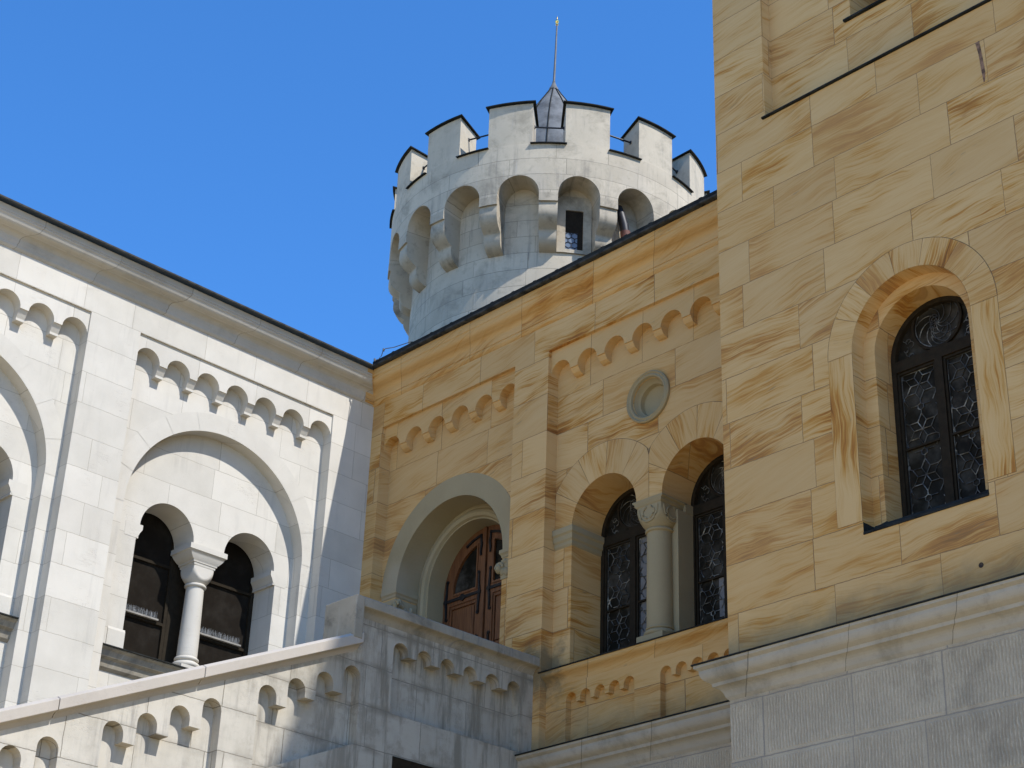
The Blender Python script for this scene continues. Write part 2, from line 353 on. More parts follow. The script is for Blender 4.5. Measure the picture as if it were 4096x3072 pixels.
def slab(mb, F, outer, holes, d0, d1=None, walls=(True, True)):
    """flat face at depth d0 with holes; reveals back to d1"""
    polys = [outer]+holes
    flat = [p for pl in polys for p in pl]
    for tri in tessellate_polygon([[Vector((a, b, 0)) for a, b in pl] for pl in polys]):
        mb.face([F(flat[i][0], flat[i][1], d0) for i in tri])
    if d1 is not None:
        for k, pl in enumerate(polys):
            if not walls[0 if k == 0 else 1]: continue
            n = len(pl)
            for i in range(n):
                a, b = pl[i], pl[(i+1) % n]
                mb.face([F(*a, d0), F(*b, d0), F(*b, d1), F(*a, d1)])
def rect(u0, u1, v0, v1): return [(u0, v0), (u1, v0), (u1, v1), (u0, v1)]
def arc(uc, vc, r, a0, a1, n=20): return [(uc+r*cos(radians(a0+(a1-a0)*i/n)), vc+r*sin(radians(a0+(a1-a0)*i/n))) for i in range(n+1)]
def arch(uc, vs, r, vb, n=28): return [(uc-r, vb)]+arc(uc, vs, r, 180, 0, n)+[(uc+r, vb)]
def lomb(arches, r, drop, vbl, vbr, n=10):
    """outline of a recess under a row of little arches: arches=[(u, v apex)] left to right"""
    pts = [(arches[0][0]-r, vbl)]
    for i, (u, va) in enumerate(arches):
        s = va-r; pts += arc(u, s, r, 180, 0, n)
        if i < len(arches)-1:
            u2, va2 = arches[i+1]; b = min(s, va2-r)-drop
            pts += [(u+r, b), (u2-r, b)]
    pts.append((arches[-1][0]+r, vbr)); return pts
def prism(mb, F, prof, u0, u1, k0=0, k1=0, n=1, caps=True, smooth=False):
    """profile [(d, v)] swept along u; ends shifted by k*d for mitres"""
    m = len(prof)
    for i in range(n):
        for j in range(m-1):
            (da, va), (db, vb) = prof[j], prof[j+1]
            def U(d, t): return (u0+k0*d)*(1-t)+(u1+k1*d)*t
            t0, t1 = i/n, (i+1)/n
            mb.face([F(U(da, t0), va, da), F(U(da, t1), va, da), F(U(db, t1), vb, db), F(U(db, t0), vb, db)], smooth=smooth)
    if caps:
        mb.face([F(u0+k0*d, v, d) for d, v in prof]); mb.face([F(u1+k1*d, v, d) for d, v in prof])
def box(mb, F, u0, u1, v0, v1, d0, d1):
    c = [F(u, v, d) for d in (d0, d1) for v in (v0, v1) for u in (u0, u1)]
    mb.add(c, [(0, 1, 3, 2), (4, 6, 7, 5), (0, 4, 5, 1), (2, 3, 7, 6), (0, 2, 6, 4), (1, 5, 7, 3)])
def lathe(mb, c, prof, n=32, ax='z', smooth=True, a0=0, a1=360):
    """prof [(r, h)] round a vertical axis (or the y axis, h outward = -y)"""
    full = abs(a1-a0) >= 360; m = n if full else n+1
    vs = []
    for r_, h in prof:
        for i in range(m):
            a = radians(a0+(a1-a0)*i/n)
            if ax == 'z': vs.append((c[0]+r_*cos(a), c[1]+r_*sin(a), c[2]+h))
            else: vs.append((c[0]+r_*cos(a), c[1]-h, c[2]+r_*sin(a)))
    fs = []
    for j in range(len(prof)-1):
        for i in range(n):
            i2 = (i+1) % m
            fs.append((j*m+i, j*m+i2, (j+1)*m+i2, (j+1)*m+i))
    mb.add(vs, fs, smooth)
def tube(mb, pts, r, n=6, smooth=True):
    pts = [Vector(p) for p in pts]; vs = []
    for i, p in enumerate(pts):
        d = (pts[min(i+1, len(pts)-1)]-pts[max(i-1, 0)]).normalized()
        a = d.orthogonal().normalized(); b = d.cross(a)
        rr = r[i] if isinstance(r, (list, tuple)) else r
        vs += [p+rr*(cos(2*pi*k/n)*a+sin(2*pi*k/n)*b) for k in range(n)]
    fs = [(i*n+k, i*n+(k+1) % n, (i+1)*n+(k+1) % n, (i+1)*n+k) for i in range(len(pts)-1) for k in range(n)]
    fs += [tuple(range(n)), tuple(range((len(pts)-1)*n, len(pts)*n))]
    mb.add(vs, fs, smooth)
def bulge(p0, p1, k=.25, n=6, sgn=1):
    """curved profile from p0 to p1"""
    (a, b), (c, d) = p0, p1; L = sqrt((c-a)**2+(d-b)**2); nx, ny = -(d-b)/L*sgn, (c-a)/L*sgn
    return [(a+(c-a)*t+nx*k*L*sin(pi*t), b+(d-b)*t+ny*k*L*sin(pi*t)) for t in [i/n for i in range(n+1)]]

def voussoirs(F, name, parent, uc, vc, rin, rfun, joints, d=0.004, label=None, seedoff=0.0):
    mb = MB(); bk = MB()
    for a0, a1 in zip(joints[:-1], joints[1:]):
        g = degrees(.0022/rin); A0, A1 = a0+g, a1-g
        n = max(3, int((a1-a0)/6)); angs = [A0+(A1-A0)*i/n for i in range(n+1)]
        pin = [(uc+rin*cos(radians(a)), vc+rin*sin(radians(a))) for a in angs]
        pout = [(uc+rfun(a)*cos(radians(a)), vc+rfun(a)*sin(radians(a))) for a in angs]
        am = radians((a0+a1)/2); sd = random.random(); ou, ov = random.random()*30, random.random()*30
        def uvp(p):
            x, y = p[0]-uc, p[1]-vc; return (x*cos(am)+y*sin(am)+ou, -x*sin(am)+y*cos(am)+ov)
        for i in range(n):
            q = [pin[i], pin[i+1], pout[i+1], pout[i]]
            mb.face([F(*p, d) for p in q], uv=[uvp(p) for p in q], seed=sd)
        ring = pin+pout[::-1]
        for i in range(len(ring)):
            a, b = ring[i], ring[(i+1) % len(ring)]
            mb.face([F(*a, d), F(*b, d), F(*b, 0.0005), F(*a, 0.0005)], uv=[uvp(a), uvp(b), uvp(b), uvp(a)], seed=sd)
    n = 60; A = [joints[0]+(joints[-1]-joints[0])*i/n for i in range(n+1)]
    for a, b in zip(A[:-1], A[1:]):
        q = [(rin, a), (rin, b), (rfun(b)+.006, b), (rfun(a)+.006, a)]
        bk.face([F(uc+r_*cos(radians(t)), vc+r_*sin(radians(t)), d*.5) for r_, t in q])
    o = mb.build(name, 'sand_uv', parent, weld=False); bk.build('mortar_bed', 'joint', o)
    return o
def jamb_strip(F, parent, u0, u1, v0, v1, d=.004, name='jamb_stone'):
    mb = MB(); sd = random.random(); o = random.random()*30
    q = rect(u0, u1, v0, v1); mb.face([F(*p, d) for p in q], uv=[(p[1]+o, p[0]+o) for p in q], seed=sd)
    for i in range(4):
        a, b = q[i], q[(i+1) % 4]; mb.face([F(*a, d), F(*b, d), F(*b, .0005), F(*a, .0005)], uv=[(a[1]+o, a[0]+o), (b[1]+o, b[0]+o)]*2, seed=sd)
    ob = mb.build(name, 'sand_uv', parent, weld=False)
    bk = MB(); bk.face([F(*p, d*.5) for p in rect(u0-.003, u1+.003, v0-.004, v1+.003)]); bk.build('mortar_bed', 'joint', ob)
    return ob

def cubic_cap(mb, F, uc, dc, v0, v1, a, rb, n=64, m=14):
    """cushion capital: square above, round below"""
    vs = []
    for j in range(m+1):
        t = j/m; h = v0+(v1-v0)*t
        rho = rb+(a*1.36-rb)*sin(min(1, t/.86)*pi/2)**.9
        for i in range(n):
            ph = 2*pi*i/n; sq = a/max(abs(cos(ph)), abs(sin(ph))); rr = min(sq, rho)
            vs.append(F(uc+rr*cos(ph), h, dc+rr*sin(ph)))
    fs = [(j*n+i, j*n+(i+1) % n, (j+1)*n+(i+1) % n, (j+1)*n+i) for j in range(m) for i in range(n)]
    mb.add(vs, fs, True)
def lathe_F(mb, F, uc, dc, prof, n=36):
    vs = [F(uc+r_*cos(2*pi*i/n), h, dc+r_*sin(2*pi*i/n)) for r_, h in prof for i in range(n)]
    fs = [(j*n+i, j*n+(i+1) % n, (j+1)*n+(i+1) % n, (j+1)*n+i) for j in range(len(prof)-1) for i in range(n)]
    mb.add(vs, fs, True)
def ring_prof(r, h, t, n=6):
    """torus-like roll: bulges out from radius r by t over height h..h+2t"""
    return [(r+t*sin(pi*i/n), h+t-t*cos(pi*i/n)) for i in range(n+1)]
def sq_steps(mb, F, uc, dc, steps):
    """square stacked loft [(half u, half d, v)]"""
    vs = []
    for a, b, v in steps: vs += [F(uc-a, v, dc-b), F(uc+a, v, dc-b), F(uc+a, v, dc+b), F(uc-a, v, dc+b)]
    fs = [(j*4+i, j*4+(i+1) % 4, (j+1)*4+(i+1) % 4, (j+1)*4+i) for j in range(len(steps)-1) for i in range(4)]
    fs += [(0, 1, 2, 3), tuple(range((len(steps)-1)*4, len(steps)*4))]
    mb.add(vs, fs)

def clip_seg(p, q, u0, u1, v0, v1):
    (x0, y0), (x1, y1) = p, q; dx, dy = x1-x0, y1-y0; t0, t1 = 0.0, 1.0
    for pp, qq in ((-dx, x0-u0), (dx, u1-x0), (-dy, y0-v0), (dy, v1-y0)):
        if abs(pp) < 1e-12:
            if qq < 0: return None
        else:
            t = qq/pp
            if pp < 0: t0 = max(t0, t)
            else: t1 = min(t1, t)
    if t0 >= t1: return None
    return (x0+t0*dx, y0+t0*dy), (x0+t1*dx, y0+t1*dy)
def bar(mb, F, p, q, w, d0, d1, tilt=0.0):
    (x0, y0), (x1, y1) = p, q; L = sqrt((x1-x0)**2+(y1-y0)**2)
    if L < 1e-4: return
    nx, ny = -(y1-y0)/L*w/2, (x1-x0)/L*w/2
    a = [(x0+nx, y0+ny), (x1+nx, y1+ny), (x1-nx, y1-ny), (x0-nx, y0-ny)]
    k = [tilt, tilt, -tilt, -tilt]
    c = [F(*p_, d0) for p_ in a]+[F(*p_, d1+e) for p_, e in zip(a, k)]
    mb.add(c, [(0, 1, 2, 3), (4, 7, 6, 5), (0, 4, 5, 1), (1, 5, 6, 2), (2, 6, 7, 3), (3, 7, 4, 0)])
def star_segments(u0, u1, v0, v1, s, cu, cv):
    """lead pattern of six-rhombus stars joined tip to tip"""
    segs = []; a = s*.20
    for j in range(-12, 13):
        for i in range(-8, 9):
            x = cu+j*s*sqrt(3)/2; y = cv+i*s+(s/2 if j % 2 else 0)
            if not (u0-s < x < u1+s and v0-s < y < v1+s): continue
            inner = [(x+a*cos(radians(60*k)), y+a*sin(radians(60*k))) for k in range(6)]
            tip = [(x+a*sqrt(3)*cos(radians(30+60*k)), y+a*sqrt(3)*sin(radians(30+60*k))) for k in range(6)]
            for k in range(6):
                segs += [((x, y), inner[k]), (inner[k], tip[k]), (inner[(k+1) % 6], tip[k])]
            for k in range(3):
                ca_, sa_ = cos(radians(30+60*k)), sin(radians(30+60*k)); nx, ny = x+s*ca_, y+s*sa_
                t2 = (nx-a*sqrt(3)*ca_, ny-a*sqrt(3)*sa_); mx_, my_ = (tip[k][0]+t2[0])/2, (tip[k][1]+t2[1])/2; h_ = s*.075
                hx_ = [(mx_+h_*cos(radians(30+60*k+60*q)), my_+h_*sin(radians(30+60*k+60*q))) for q in range(6)]
                segs += [(tip[k], hx_[3]), (t2, hx_[0])]+[(hx_[q], hx_[(q+1) % 6]) for q in range(6)]
                px_, py_ = -sa_, ca_
                segs += [(hx_[1], (hx_[1][0]+px_*s*.16, hx_[1][1]+py_*s*.16)), (hx_[5], (hx_[5][0]-px_*s*.16, hx_[5][1]-py_*s*.16))]
    return segs
def came_mesh(mb, F, segs, bounds, d, w=.0075):
    for p, q in segs:
        c = clip_seg(p, q, *bounds)
        if c: bar(mb, F, c[0], c[1], w, d, d+.008, random.uniform(-.45, .45)*w)

def leaded_window(F, parent, uc, vs, r, vb, d, s=.30, transoms=(-.98,), label=None, pane_patch=None):
    """round-headed two-light leaded window set at depth d"""
    fr = MB()
    n = 28; out = arch(uc, vs, r+.03, vb-.03, n)
    w = .055; vt = vs-.03
    lights = [rect(uc-r+w, uc-.045, vb+.05, vt-.10), rect(uc+.045, uc+r-w, vb+.05, vt-.10)]
    ri = r-w; tym = [(uc-ri, vt+.03)]+arc(uc, vs, ri, 180, 0, n)+[(uc+ri, vt+.03)]
    slab(fr, F, out, lights+[tym], d, d-.09)
    for L in lights:   # inner casement rim
        (a, b), (c_, e) = L[0], L[2]
        slab(fr, F, rect(a+.002, c_-.002, b+.002, e-.002), [rect(a+.028, c_-.028, b+.028, e-.028)], d-.022, d-.06)
        for tv in transoms: bar(fr, F, (a, vt+tv), (c_, vt+tv), .022, d-.058, d-.026)
    rr = ri*.60
    ring = arc(uc, vt+.04+rr*.98, rr, 0, 360, 36)[:-1]; ring2 = arc(uc, vt+.04+rr*.98, rr-.03, 0, 360, 36)[:-1]
    slab(fr, F, ring, [ring2], d-.03, d-.07)
    w_ = fr.build('window', 'frame', parent)
    if label: w_['label'] = label
    pn = MB(); slab(pn, F, arch(uc, vs, r, vb, n), [], d-.062); pn.build('pane', 'glass', w_)
    if pane_patch:
        pn = MB(); a, e, b, t_ = pane_patch; pn.face([F(u, v, d-.0605) for u, v in rect(a, e, b, t_)]); pn.build('pane_patch', 'glass_c', w_)  # paler rectangle laid over part of the glass
    for L in lights:
        ca = MB()
        (a, b), (c_, e) = L[0], L[2]; a += .03; c_ -= .03; b += .03; e -= .03
        bd_ = [((a, b), (c_, b)), ((c_, b), (c_, e)), ((c_, e), (a, e)), ((a, e), (a, b))]
        for p_, q_ in bd_: bar(ca, F, p_, q_, .012, d-.056, d-.049)
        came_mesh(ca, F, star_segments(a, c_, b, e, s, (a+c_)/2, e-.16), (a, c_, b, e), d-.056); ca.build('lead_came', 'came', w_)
    ca = MB()
    random.seed(int(uc*100))
    cvz = vt+.04+rr*.98
    for k in range(9):         # scrolls in the round light
        a = 2*pi*k/9; pts = [(uc+(rr-.04)*t*cos(a+1.6*t), cvz+(rr-.04)*t*sin(a+1.6*t)) for t in [i/7 for i in range(8)]]
        for p, q in zip(pts[:-1], pts[1:]): bar(ca, F, p, q, .007, d-.056, d-.050)
    cr_ = arc(uc, cvz, rr-.04, 0, 360, 30)
    for p, q in zip(cr_[:-1], cr_[1:]): bar(ca, F, p, q, .008, d-.056, d-.050)
    for k in range(5):
        pts = arc(uc+.02*k-.04, cvz-.05*k+.06, .05+.018*k, 20+40*k, 250+40*k, 9)
        for p, q in zip(pts[:-1], pts[1:]): bar(ca, F, p, q, .007, d-.056, d-.050)
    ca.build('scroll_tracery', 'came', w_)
    for sg in (-1, 1):
        ca = MB()
        for k in range(6):
            x0 = uc+sg*(ri*.66+.03*(k % 3)); y0 = vt+.07+.045*k
            pts = arc(x0, y0, .03+.008*(k % 2), 90*k, 90*k+240, 8)
            for p, q in zip(pts[:-1], pts[1:]):
                if (p[0]-uc)**2+(p[1]-vs)**2 < (ri-.01)**2 and (q[0]-uc)**2+(q[1]-vs)**2 < (ri-.01)**2: bar(ca, F, p, q, .007, d-.056, d-.050)
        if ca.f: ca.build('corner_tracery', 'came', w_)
    return w_

# ================================================================== ground
mb = MB(); mb.face([(-400, -400, -ZC), (400, -400, -ZC), (400, 400, -ZC), (-400, 400, -ZC)])
g = mb.build('ground', 'ground'); g['kind'] = 'structure'

# ================================================================== white wing
WW = thing('palace_wing', 'sunlit white limestone palace wing with large blind arches and twin windows on the left', 'building')
PITCH = 4.161; PR, PL, PT = -.746, -4.13, -.405; PB = -9.4
BAYS = [0, 1, 2]
AC, AR, AZ = -2.415, 1.485, -2.79           # great blind arch
REC = -.415
OPL, OPR, OR_, OZ = -3.047, -1.672, .433, -2.93    # twin openings
SILL = -4.70
mb = MB()
holes = [rect(PL-PITCH*b, PR-PITCH*b, PB, PT) for b in BAYS]
slab(mb, FW, rect(-16, -.0, -ZC, .03), holes, 0, -.2, (False, True))
for b in BAYS:
    o = -PITCH*b
    hole = [(AC+o-AR, PB)]+arc(AC+o, AZ, AR, 180, 0, 44)+[(AC+o+AR, PB)]
    slab(mb, FW, rect(PL+o, PR+o, PB, PT), [hole], -.2, REC, (False, True))
    ops = []
    for c in (OPL, OPR):
        ops.append(arc(c+o, OZ, OR_, 180, 0, 26))
    # one opening outline: jambs, two arches, the middle carried on the column
    L, Rr = OPL-OR_-.035+o, OPR+OR_+.035+o
    pts = [(L, SILL), (L, OZ-.2), (OPL-OR_+o, OZ-.2)]+ops[0]+ops[1]+[(OPR+OR_+o, OZ-.2), (Rr, OZ-.2), (Rr, SILL)]
    slab(mb, FW, [(AC+o-AR, PB), (AC+o+AR, PB)]+arc(AC+o, AZ, AR, 0, 180, 44), [pts], REC, -.89, (False, True))
wall_w = mb.build('wall', 'white', WW)
mb = MB(); box(mb, FW, -16, 0, -ZC, .2, -9, -1.6); mb.build('wall_core', 'dim', WW)

for b in BAYS:
    o = -PITCH*b; us, rr = [], .189
    n = 7; p0, p1 = PL+rr+o, PR-rr+o; us = [p0+(p1-p0)*i/(n-1) for i in range(n)]
    mb = MB(); spz = -.57-rr
    pts = [(PL+o, PT), (PL+o, spz)]
    for i, u in enumerate(us):
        pts += arc(u, spz, rr, 180, 0, 14)
    pts += [(PR+o, PT)]
    slab(mb, FW, pts, [], -.028, -.2)
    fz = mb.build('arch_frieze', 'white', WW)
    for i in range(n-1):
        a, c = us[i]+rr, us[i+1]-rr
        mb = MB(); prism(mb, FW, [(-.2, spz+.002), (-.045, spz+.002), (-.10, spz-.115), (-.10, spz-.15), (-.2, spz-.15)], a, c)
        mb.build('corbel', 'white_trim', fz)
    # great arch ring joint: shallow line of separate stones, standing 2 mm proud
    mb = MB(); rin, ro = AR, AR+.27; js = [0, 18, 36, 54, 72, 90, 108, 126, 144, 162, 180]
    for a0, a1 in zip(js[:-1], js[1:]):
        k = 6; A = [a0+.12+(a1-a0-.24)*i/k for i in range(k+1)]
        def RO(a): 
            lim = (PR+o-AC-o-.004) if a < 90 else (AC-PL-.004)
            return min(ro, lim/max(1e-6, abs(cos(radians(a)))))
        for x, y in zip(A[:-1], A[1:]):
            q = [(rin, x), (rin, y), (RO(y), y), (RO(x), x)]
            mb.face([FW(AC+o+r_*cos(radians(t)), AZ+r_*sin(radians(t)), -.197) for r_, t in q])
    mb.build('arch_ring', 'white_trim', WW)
    # imposts at the two jambs
    for sg, e in ((-1, OPL-OR_+o), (1, OPR+OR_+o)):
        mb = MB(); u_in = e-sg*.05; u_out = e+sg*.10
        prof = [(e-sg*.05, -.0), (e-sg*.05, -.065), (e-sg*.015, -.12), (e-sg*.005, -.15), (e+sg*.035, -.20)]
        for (ua, va), (ub, vb) in zip(prof[:-1], prof[1:]):
            mb.face([FW(ua, OZ+va, REC+.003), FW(ub, OZ+vb, REC+.003), FW(ub, OZ+vb, -.885), FW(ua, OZ+va, -.885)])
        face = [(ua, OZ+va) for ua, va in prof]+[(e+sg*.22, OZ-.20), (e+sg*.22, OZ)]
        slab(mb, FW, face, [], REC+.003, REC-.01)
        mb.face([FW(e-sg*.05, OZ, REC+.003), FW(e+sg*.05, OZ, REC+.003), FW(e+sg*.05, OZ, -.885), FW(e-sg*.05, OZ, -.885)])
        mb.build('impost', 'white_trim', WW)
        mb = MB()          # jamb plinth
        lo = e-sg*.035+sg*.035
        prism(mb, FW, [(-.885, SILL), (REC+.012, SILL), (REC+.012, SILL+.24), (REC, SILL+.275), (-.885, SILL+.275)], e-sg*.0, e+sg*.26)
        mb.build('jamb_plinth', 'white_trim', WW)
    # column
    cu, cd = (OPL+OPR)/2+o, -.635
    mb = MB(); lathe_F(mb, FW, cu, cd, [(.140, SILL+.25), (.138, SILL+.5), (.132, -3.9), (.122, -3.44)])
    colo = mb.build('column', 'white_trim', WW)
    mb = MB(); sq_steps(mb, FW, cu, cd, [(.19, .19, SILL), (.19, .19, SILL+.085)])
    lathe_F(mb, FW, cu, cd, [(.185, SILL+.085)]+ring_prof(.155, SILL+.085, .037)+[(.15, SILL+.165)]+ring_prof(.142, SILL+.18, .026)+[(.138, SILL+.25)])
    mb.build('base', 'white_trim', colo)
    mb = MB(); lathe_F(mb, FW, cu, cd, [(.12, -3.47)]+ring_prof(.125, -3.47, .026)+[(.122, -3.41)])
    cubic_cap(mb, FW, cu, cd, -3.42, -3.19, .168, .125)
    sq_steps(mb, FW, cu, cd, [(.172, .172, -3.192), (.176, .176, -3.16), (.192, .184, -3.155), (.196, .186, -3.125), (.215, .192, -3.118), (.262, .216, -3.06), (.285, .232, -3.012), (.305, .243, -3.005), (.305, .243, OZ)])
    mb.build('capital', 'white_trim', colo)
    # sill
    mb = MB(); prism(mb, FW, [(-.89, SILL-.002), (-.24, SILL-.05), (-.24, SILL-.075), (-.28, SILL-.10), (-.30, SILL-.17), (-.35, SILL-.20), (-.37, SILL-.29), (REC-.0, SILL-.33)], AC+o-AR+.002, AC+o+AR-.002)
    mb.build('window_sill', 'coping', WW)
    mb = MB(); prism(mb, FW, [(-.42, SILL-.030), (-.215, SILL-.045), (-.215, SILL-.062), (-.42, SILL-.062)], AC+o-AR+.004, AC+o+AR-.004)
    mb.build('sill_flashing', 'dark', WW)
    # window itself, behind the column
    mb = MB(); wd = -.885
    for c, sg in ((OPL, -1), (OPR, 1)):
        c += o; a, e = c-OR_-.03, c+OR_+.03
        box(mb, FW, a, a+.05, SILL, OZ+.4, wd-.07, wd-.01); box(mb, FW, e-.05, e, SILL, OZ+.4, wd-.07, wd-.01)
        box(mb, FW, a+.05, e-.05, SILL+.68, SILL+.72, wd-.07, wd-.012); box(mb, FW, a+.05, e-.05, OZ-.26, OZ-.22, wd-.07, wd-.015)
        box(mb, FW, a+.05, e-.05, SILL, SILL+.05, wd-.07, wd-.012)
    box(mb, FW, OPL+OR_+.031+o, OPR-OR_-.031+o, SILL, OZ+.1, wd-.07, wd-.006)
    wdw = mb.build('window', 'frame', WW)
    mb = MB(); mb.face([FW(u, v, wd-.05) for u, v in rect(OPL-.6+o, OPR+.6+o, SILL, OZ+.6)]); mb.build('pane', 'glass_w', wdw)
    random.seed(31+b)
    for c in (OPL, OPR):
        c += o; mb = MB(); box(mb, FW, c-OR_+.03, c+OR_-.12, SILL+.722, SILL+.745, wd-.05, wd+.03); led = mb.build('transom_ledge', 'ledge', wdw)
        mb = MB(); k = 170
        for i in range(k):
            x = c-OR_+.04+(2*OR_-.18)*i/k; h = random.uniform(.06, .105); y = wd+random.uniform(-.03, .02)
            tube(mb, [FW(x, SILL+.745, y), FW(x+random.uniform(-.02, .02), SILL+.745+h, y+random.uniform(-.015, .02))], [.0019, .0010], 3, False)
        mb.build('bird_spikes', 'spike', wdw)

# cornice (profile measured from the photograph)
CPW = [(-.05, -.02), (0, .0), (.012, .004), (.036, .03), (.04, .055), (.036, .062), (.05, .10)]+bulge((.055, .15), (.14, .205), .16, 5, 1)+bulge((.145, .212), (.25, .30), .18, 6, -1)+[(.262, .312), (.268, .325), (.262, .336), (.272, .345), (.272, .43), (-.05, .43)]
mb = MB(); prism(mb, FW, CPW, -16, -.02, 0, -1, n=1); mb.build('cornice', 'cornice_w', WW)
mb = MB(); prism(mb, FW, [(-9, 3.2), (.37, .44), (.372, .452), (.372, .462), (-9, 3.23)], -16, -.0, 0, -1, n=1, caps=True); mb.build('roof', 'roof', WW)

# ================================================================== yellow wing
YW = thing('palace_wing', 'shaded yellow sandstone wing with oak door and leaded twin windows', 'building')
XR = 7.745                                  # left edge of the square tower
DL, DR_, WL, WR = .243, 3.108, 3.77, 7.12
mb = MB()
slab(mb, FY, rect(0.0, XR+.4, -ZC, .03), [rect(DL, DR_, -6.05, -.42), [(WL, -6.07), (XR+.38, -6.07), (XR+.38, -5.0), (WR, -5.0), (WR, -.42), (WL, -.42)]], 0, -.2, (False, True))
DCX, DCZ, DRI, DRO = 1.68, -3.04, 1.10, 1.43
slab(mb, FY, rect(DL, DR_, -6.05, -.42), [arch(DCX, DCZ, DRI, -6.05, 40)], -.2, -.59, (False, True))
WC1, WC2, WRI, WZ = 4.648, 6.202, .565, -3.06
YS = -4.93
o1 = [(WC1-WRI, YS)]+arc(WC1, WZ, WRI, 180, 0, 30)+arc(WC2, WZ, WRI, 180, 0, 30)+[(WC2+WRI, YS)]
slab(mb, FY, rect(WL, WR, -5.20, -.42), [o1, arc(5.43, -1.64, .272, 0, 360, 48)[:-1]], -.2, -.78, (False, True))
mb.build('wall', 'sand', YW)
mb = MB(); box(mb, FY, 0, XR, -ZC, .2, -10, -1.5); mb.build('wall_core', 'dim', YW)
# apron with its little arcades
AP = -.113
mb = MB()
z1 = -5.332
hl = [lomb([(4.205+.2415*i, z1) for i in range(5)], .087, .045, -6.04, -6.04), lomb([(5.755+.2415*i, z1) for i in range(6)], .087, .045, -6.04, -6.04)]
slab(mb, FY, rect(WL, XR+.3, -6.06, -5.05), hl, AP, AP-.09, (False, True))
mb.face([FY(u, v, AP-.09) for u, v in rect(WL, XR+.3, -6.06, -5.05)])
mb.build('apron', 'sand_a', YW)
mb = MB()
SP = [(AP-.1, -5.20), (AP, -5.20), (AP+.004, -5.175)]+bulge((AP+.008, -5.165), (-.052, -5.10), .14, 5, 1)+bulge((-.05, -5.096), (-.006, -5.062), .1, 4, -1)+[(-.004, -5.02), (-.35, -4.995)]
prism(mb, FY, SP, WL+.001, XR+.3); sc = mb.build('sill_cornice', 'sand_c', YW)
mb = MB(); prism(mb, FY, [(-.5, -4.975), (.012, -5.008), (.014, -5.022), (-.5, -5.022)], WL-.035, XR+.3); mb.build('flashing', 'dark', sc)

def frieze_y(u0, u1, n):
    rr = .18; p0, p1 = u0+rr, u1-rr; us = [p0+(p1-p0)*i/(n-1) for i in range(n)]; sp = -.615-rr
    mb = MB(); pts = [(u0, -.42), (u0, sp)]
    for u in us: pts += arc(u, sp, rr, 180, 0, 14)
    pts += [(u1, -.42)]
    slab(mb, FY, pts, [], -.055, -.2)
    mb.face([FY(u, v, -.1975) for u, v in rect(u0, u1, -1.095, -.5)])
    fz = mb.build('arch_frieze', 'sand_f', YW)
    for i in range(n-1):
        mb = MB(); prism(mb, FY, [(-.2, sp+.002), (-.072, sp+.002), (-.082, sp-.03), (-.11, sp-.07), (-.16, sp-.095), (-.2, sp-.10)], us[i]+rr, us[i+1]-rr)
        mb.build('corbel', 'sand_f', fz)
frieze_y(DL, DR_, 6); frieze_y(WL, WR, 7)

CPY = [(-.05, -.02), (0, .0), (.01, .004), (.036, .028), (.046, .05), (.044, .062), (.036, .068), (.05, .075), (.058, .13)]+bulge((.064, .165), (.145, .222), .15, 5, 1)+bulge((.155, .228), (.248, .318), .17, 6, -1)+[(.262, .33), (.268, .36), (.272, .365), (.276, .47), (-.05, .47)]
mb = MB(); prism(mb, FY, CPY, 0, XR+.3, 1, 0); prism(mb, FW, CPY[:-2]+[(.274, .428), (-.05, .428)], -.0205+.14-.30, 0, -.75, -1, caps=False)
mb.build('cornice', 'sand_c', YW)
mb = MB(); prism(mb, FY, [(.20, .475), (.24, .452), (.335, .445), (.352, .452), (.356, .522), (.345, .526), (.343, .50), (.20, .52)], .02, XR+.3, .9, 0)
for i in range(16):
    u = .75+i*.43; prism(mb, FY, [(.30, .52), (.335, .52), (.335, .55), (.30, .55)], u, u+.05)
gt = mb.build('gutter', 'dark', YW)
mb = MB(); prism(mb, FY, [(.22, .462), (.25, .444), (.337, .437), (.356, .446), (.359, .468)], .02, XR+.3, .9, 0); mb.build('gutter_lip', 'lip', gt)
mb = MB(); prism(mb, FY, [(.30, .48), (.30, .50), (-10, 3.9), (-10, 3.88)], 0, XR, 0, 0); mb.build('roof', 'roof', YW)

# voussoir rings of the twin window
def rf1(a):
    c = cos(radians(a)); R = 1.03
    if c > 0: R = min(R, (5.425-WC1-.003)/max(c, 1e-6))
    else: R = min(R, (WC1-WL-.004)/max(-c, 1e-6))
    return R
def rf2(a):
    c = cos(radians(a)); R = 1.03
    if c < 0: R = min(R, (WC2-5.425-.003)/max(-c, 1e-6))
    else: R = min(R, (WR-WC2-.004)/max(c, 1e-6))
    return R
FYp = lambda u, v, d: FY(u, v, d-.2)
random.seed(5)
voussoirs(FYp, 'window_arch', YW, WC1, WZ, WRI, rf1, [0, 26, 56, 87, 117, 147, 180])
voussoirs(FYp, 'window_arch', YW, WC2, WZ, WRI, rf2, [0, 30, 60, 88, 118, 148, 180])
